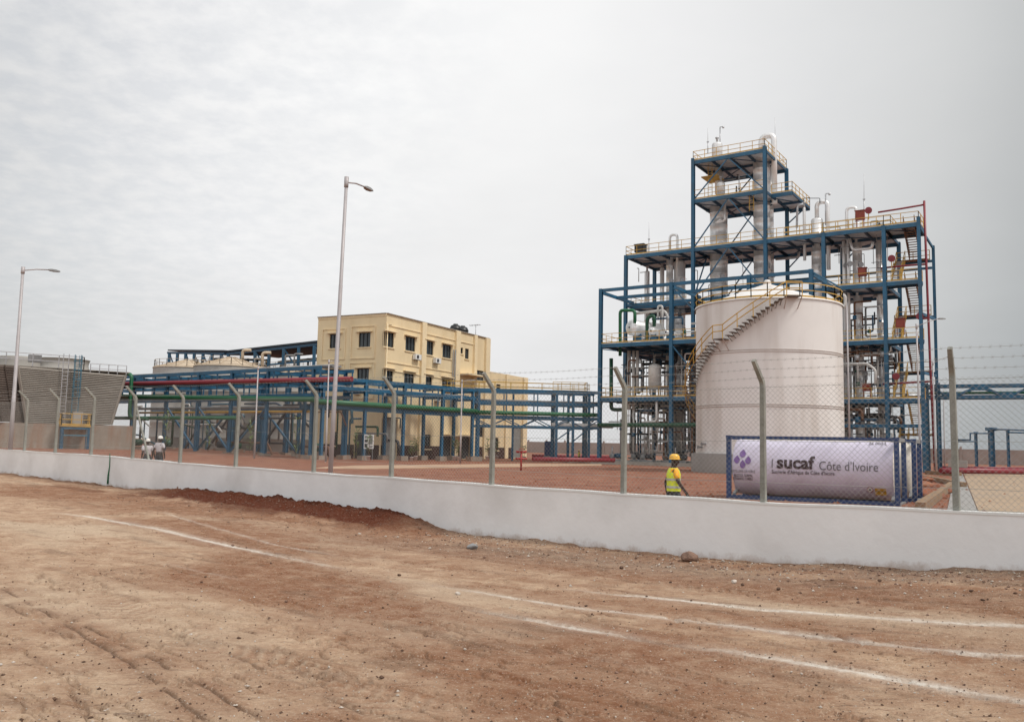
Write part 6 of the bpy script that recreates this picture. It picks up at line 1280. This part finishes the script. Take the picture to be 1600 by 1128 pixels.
# sign board
q = at(576, 701, 84); o = thing('sign_board', 'white framed notice board by the dark door of the yellow building', 'sign', tuple(q)); w_, h_ = 15 * 84 / F, 22 * 84 / F; c = q + Vector((0, 0, h_ / 2))
MB().box(c, (w_, .06, h_)).build('board', WHITE, o)
for i, j, ww, hh in ((-.28, .33, .3, .2), (-.28, .05, .3, .2), (-.28, -.28, .3, .28), (.2, .12, .38, .62), (.2, -.36, .38, .14)): MB().box(c + Vector((i * w_, -.035, j * h_)), (ww * w_, .012, hh * h_)).build('notice', GREY if j > .2 or i > 0 else DARK, o)
for s_ in (-1, 1): MB().bar(q + Vector((s_ * w_ * .4, .03, -q.z)), q + Vector((s_ * w_ * .4, .03, 0)), .05).build('leg', GREY, o)
# ================================================================== potted plants
LEAF = mat('dusty green leaf', (.09, .13, .03), .6, var=.4, scale=3); STEM = mat('plant stem', (.14, .10, .05), .8)
POTW = mat('white plant pot', (.66, .62, .60), .6)
def plant(lb, px, pyb, h, Z, pot=True, spread=.35, n=46, seed=0, blade=False, grp='small plants in pots'):
    q = at(px, pyb, Z); q.z = max(q.z, 0); rn = random.Random(seed + 5); o = thing('potted_plant' if pot else 'young_plant', lb, 'plant', tuple(q), grp)
    z0 = 0
    if pot: MB().lathe([(.001, 0), (.15, 0), (.21, .36), (.22, .36), (.22, .40), (.19, .40), (.001, .36)], q, 12).build('pot', POTW, o); z0 = .35
    mb = MB(); lf = MB()
    for k in range(2 if not blade else 1): mb.tube([q + Vector((0, 0, z0)), q + Vector((rn.uniform(-.05, .05), 0, z0 + (h - z0) * .5)), q + Vector((rn.uniform(-.14, .14), rn.uniform(-.1, .1), h * .92))], .022, 5, r1=.01)
    mb.build('stem', STEM, o)
    for i in range(n):
        an = rn.uniform(0, 6.28); t_ = rn.uniform(.22 if not blade else .05, 1) ; c = q + Vector((0, 0, z0 + (h - z0) * t_)); ln = rn.uniform(.25, .5) * (1.6 if blade else 1); wd = rn.uniform(.035, .07) * (1.2 if blade else 1.4); d = Vector((math.cos(an), math.sin(an), rn.uniform(-.3, .9) if not blade else rn.uniform(.6, 2))).normalized(); s_ = d.cross(Vector((0, 0, 1))).normalized() * wd
        c = c + Vector((math.cos(an), math.sin(an), 0)) * rn.uniform(0, spread * .4); e = c + d * ln + Vector((0, 0, -.12 * ln)); m_ = c + d * ln * .5 + Vector((0, 0, .03)); lf.add([c, m_ + s_, e, m_ - s_, m_ + Vector((0, 0, .02))], [(0, 1, 4), (1, 2, 4), (2, 3, 4), (3, 0, 4)])
    lf.build('foliage', LEAF, o)
for k, (lb, px, py, h, Z) in enumerate((('white potted plant in front of the notice board', 575.5, 718.5, 2.3, 83), ('left one of two white potted plants beneath the rack near the ground floor window', 643, 720, 1.9, 86), ('right one of two white potted plants beneath the rack near the ground floor window', 649.5, 718.5, 2.3, 87), ('left one of two potted plants by the canopy door', 710, 718.5, 2.4, 92), ('right one of two potted plants by the canopy door', 716.5, 719, 1.8, 92), ('potted plant just left of the tall fence post near the lower wing', 761, 718, 2.4, 98), ('potted plant near the lower wing window', 776, 717, 2.0, 103), ('potted plant against the shutter pier of the lower wing', 819, 718, 1.7, 106))):
    plant(lb, px, py, h, Z, seed=k)
for k, (lb, px, py, h, Z) in enumerate((('tall leafy shoot left of the dark door', 556, 716, 2.8, 82), ('young banana like plant behind the two men in white helmets', 259, 700, 3.2, 78), ('young plant right of the leaning fence brace rack posts', 325, 706, 2.6, 80), ('young plant at the foot of the slim pole lamp', 390, 707, 3.0, 80), ('bent young plant between the rack posts left of the building', 462, 712, 3.4, 80))):
    plant(lb, px, py, h, Z, pot=False, blade=True, n=34, seed=30 + k, grp='young plants under the rack')
# ================================================================== people
SHIRTW = mat('white shirt', (.52, .49, .50), .8, var=.08, scale=6); TROU = mat('dark trousers', (.03, .03, .04), .8, var=.2); SHIRTO = mat('orange yellow shirt', (.88, .42, .02), .7, var=.06); VEST = mat('yellow green safety vest', (.74, .84, .04), .6, var=.06, scale=5); REFL = mat('reflective stripe', (.55, .56, .50), .4, .2); HELY = mat('yellow helmet', (.85, .48, .06), .3, var=.03); HELW = mat('white helmet', (.82, .80, .74), .3, var=.03); BOOT = mat('dark boot', (.02, .018, .016), .7)
def skin(name, J, E, root, m_, parent, base, fd, sub=2):
    sd = Vector((fd.y, -fd.x, 0)); bm = bmesh.new(); lay = bm.verts.layers.skin.verify(); V = {}
    for k, (f_, s_, z_, r_) in J.items():
        v = bm.verts.new(fd * f_ + sd * s_ + Vector((0, 0, z_))); rr = r_ if isinstance(r_, tuple) else (r_, r_); v[lay].radius = rr; v[lay].use_root = (k == root); V[k] = v
    for a_, b_ in E: bm.edges.new((V[a_], V[b_]))
    me = bpy.data.meshes.new(name); bm.to_mesh(me); bm.free(); ob = bpy.data.objects.new(name, me); COL.objects.link(ob)
    sk = ob.modifiers.new('skin', 'SKIN'); sk.use_smooth_shade = True; sb_ = ob.modifiers.new('sub', 'SUBSURF'); sb_.levels = sub; sb_.render_levels = sub
    me2 = bpy.data.meshes.new_from_object(ob.evaluated_get(bpy.context.evaluated_depsgraph_get())); bpy.data.objects.remove(ob); me2.materials.clear(); me2.materials.append(m_)
    for p_ in me2.polygons: p_.use_smooth = True
    o = bpy.data.objects.new(name, me2); COL.objects.link(o); o.parent = parent; ORG[o] = ORG[parent]; return o
def person(lb, px, ytop, Z, fdir, shirt, helmet, vest=False, stride=.28, grp=None, H_=1.78, armR=((.03, .0), (.10, 0)), armL=None):
    tp_ = at(px, ytop, Z); fd = Vector((fdir[0], fdir[1], 0)).normalized(); base = Vector((tp_.x, tp_.y, tp_.z - H_)); o = thing('person', lb, 'person', tuple(base), grp)
    aR = armR; aL = armL or ((-.10, 0), (-.02, 0))
    J = {'pel': (0, 0, .95, (.15, .11)), 'bel': (0, 0, 1.08, (.14, .10)), 'che': (0, 0, 1.28, (.16, .115)), 'nb': (-.01, 0, 1.44, (.075, .07)), 'nk': (.015, 0, 1.50, .058), 'hd': (.03, 0, 1.58, (.082, .098)), 'ht': (.02, 0, 1.69, (.088, .102)), 'ns': (.138, 0, 1.60, .016), 'ch': (.085, 0, 1.53, .035)}
    E = [('pel', 'bel'), ('bel', 'che'), ('che', 'nb'), ('nb', 'nk'), ('nk', 'hd'), ('hd', 'ht'), ('hd', 'ns'), ('hd', 'ch')]
    for sgn, nm, (el_, wr), st_ in ((1, 'R', aR, stride), (-1, 'L', aL, -stride)):
        J['sh' + nm] = (-.005, .175 * sgn, 1.40, .058); J['el' + nm] = (el_[0], (.23 + el_[1]) * sgn, 1.12, .043); J['wr' + nm] = (wr[0], (.235 + wr[1]) * sgn, .90, .028); J['pm' + nm] = (wr[0] + .03, (.235 + wr[1]) * sgn, .825, (.022, .036))
        E += [('che', 'sh' + nm), ('sh' + nm, 'el' + nm), ('el' + nm, 'wr' + nm), ('wr' + nm, 'pm' + nm)]
        for fi in range(4): J[f'f{fi}{nm}'] = (wr[0] + .035 + (fi - 1.5) * .019, (.225 + wr[1]) * sgn, .772 + abs(fi - 1.4) * .006, .009); J[f'g{fi}{nm}'] = (wr[0] + .05 + (fi - 1.5) * .02, (.205 + wr[1]) * sgn, .735 + abs(fi - 1.4) * .010, .008); E += [('pm' + nm, f'f{fi}{nm}'), (f'f{fi}{nm}', f'g{fi}{nm}')]
        J['t' + nm] = (wr[0] + .075, (.22 + wr[1]) * sgn, .82, .010); J['u' + nm] = (wr[0] + .09, (.205 + wr[1]) * sgn, .785, .009); E += [('wr' + nm, 't' + nm), ('t' + nm, 'u' + nm)]
        J['hp' + nm] = (.0, .09 * sgn, .90, .10); J['kn' + nm] = (st_ * .62 + .04, .10 * sgn, .50, .062); J['an' + nm] = (st_ * 1.1 - .04, .10 * sgn, .09, .042); J['to' + nm] = (st_ * 1.1 + .13, .11 * sgn, .035, .032)
        E += [('pel', 'hp' + nm), ('hp' + nm, 'kn' + nm), ('kn' + nm, 'an' + nm), ('an' + nm, 'to' + nm)]
    skin('body', J, E, 'pel', SKIN, o, base, fd)
    T = {k: J[k] for k in ('pel', 'hpR', 'hpL', 'knR', 'knL', 'anR', 'anL')}; T = {k: (*v[:3], (v[3][0] + .012, v[3][1] + .015) if isinstance(v[3], tuple) else v[3] + .018) for k, v in T.items()}; T['w'] = (0, 0, 1.03, (.155, .12)); skin('trousers', T, [('w', 'pel'), ('pel', 'hpR'), ('pel', 'hpL'), ('hpR', 'knR'), ('hpL', 'knL'), ('knR', 'anR'), ('knL', 'anL')], 'pel', TROU, o, base, fd)
    S_ = {'b0': (0, 0, .98, (.175, .13)), 'b1': (0, 0, 1.12, (.165, .12)), 'b2': (0, 0, 1.28, (.18, .135)), 'b3': (0, 0, 1.43, (.10, .085)), 'sR': (-.005, .178, 1.395, .074), 'sL': (-.005, -.178, 1.395, .074)}
    for nm in 'RL': e_, s0 = J['el' + nm], J['sh' + nm]; S_['e' + nm] = (e_[0] * .7, s0[1] + (e_[1] - s0[1]) * .75, 1.20, .068)
    skin('shirt', S_, [('b0', 'b1'), ('b1', 'b2'), ('b2', 'b3'), ('b2', 'sR'), ('b2', 'sL'), ('sR', 'eR'), ('sL', 'eL')], 'b2', shirt, o, base, fd)
    for nm in 'RL': b_ = J['to' + nm]; a_ = J['an' + nm]; sd = Vector((fd.y, -fd.x, 0)); q0 = base + fd * (a_[0] - .06) + sd * a_[1]; q1 = base + fd * (b_[0] + .04) + sd * b_[1]; MB().tube([q0 + Vector((0, 0, .05)), q0.lerp(q1, .5) + Vector((0, 0, .055)), q1 + Vector((0, 0, .04))], .052, 8).build('boot', BOOT, o)
    sd = Vector((fd.y, -fd.x, 0))
    def loft(lv, nm, m_, n=20, grow=1.0):
        mb = MB(); vs = []
        for z, w, d in lv:
            for j in range(n): a_ = 2 * math.pi * j / n; ca, sa_ = math.cos(a_), math.sin(a_); vs.append(base + fd * (sa_ * d * grow) + sd * (ca * w * grow) + Vector((0, 0, z)))
        mb.add(vs, [(i * n + j, i * n + (j + 1) % n, (i + 1) * n + (j + 1) % n, (i + 1) * n + j) for i in range(len(lv) - 1) for j in range(n)], True); return mb.build(nm, m_, o)
    if vest:
        lv = [(.93, .195, .155), (1.05, .19, .15), (1.2, .195, .155), (1.32, .20, .155), (1.40, .17, .13), (1.455, .10, .095)]; loft(lv, 'vest', VEST)
        loft([(1.0, .202, .162), (1.05, .200, .160)], 'reflective_stripe', REFL); loft([(1.17, .202, .162), (1.22, .204, .163)], 'reflective_stripe', REFL)
    hc = base + fd * .022 + Vector((0, 0, 1.655)); mb = MB(); n = 20; vs = []
    prof = [(1.0, 0), (1.0, .035), (.93, .075), (.75, .105), (.45, .122), (.001, .128)]
    for w, z in prof:
        for j in range(n): a_ = 2 * math.pi * j / n; vs.append(hc + fd * math.sin(a_) * .120 * w + sd * math.cos(a_) * .104 * w + Vector((0, 0, z - .005)))
    mb.add(vs, [(i * n + j, i * n + (j + 1) % n, (i + 1) * n + (j + 1) % n, (i + 1) * n + j) for i in range(len(prof) - 1) for j in range(n)], True); he = mb.build('helmet', helmet, o)
    mb = MB(); vs = []
    for w, z in ((.95, .004), (1.06, -.006)):
        for j in range(n): a_ = 2 * math.pi * j / n; ex = 1.22 if (math.sin(a_) > .3 and w > 1) else 1; vs.append(hc + fd * math.sin(a_) * .128 * w * ex + sd * math.cos(a_) * .108 * w + Vector((0, 0, z)))
    mb.add(vs, [(j, (j + 1) % n, n + (j + 1) % n, n + j) for j in range(n)], True); mb.build('brim', helmet, he)
    for s_ in (-1, 1): MB().lathe([(.001, -.011), (.011, 0), (.001, .011)], base + fd * .105 + sd * .034 * s_ + Vector((0, 0, 1.625)), 8).build('eye', WHITE, o); MB().lathe([(.001, -.012), (.026, 0), (.001, .012)], base + fd * .02 + sd * .085 * s_ + Vector((0, 0, 1.60)), 8, axis=sd).build('ear', SKIN, o)
    MB().tube([base + fd * .118 + sd * -.025 + Vector((0, 0, 1.553)), base + fd * .118 + sd * .025 + Vector((0, 0, 1.553))], .009, 6).build('mouth', MAROON, o)
    return o
person('man in a yellow helmet and yellow green vest walking right behind the wall', 1052.5, 708.5, 19.9, (1, .05), SHIRTO, HELY, vest=True, armR=((.06, .02), (.24, .0)), armL=((-.12, .02), (-.10, 0)), stride=.30)
person('man in a white helmet and loose white shirt seen from behind, right of the pair', 250.5, 680.5, 39, (.25, 1), SHIRTW, HELY if False else HELW, armR=((-.05, .04), (.02, .02)), stride=.05)
person('shorter man in a white helmet and light shirt, left of the pair by the fence', 231.5, 687.5, 39.5, (-.55, .8), SHIRTW, HELW, armR=((.0, .0), (.1, .0)), stride=.08, H_=1.7)
person('distant worker in yellow among the posts between building and tower', 905, 702.5, 110, (-1, .2), SHIRTO, HELY, vest=True)
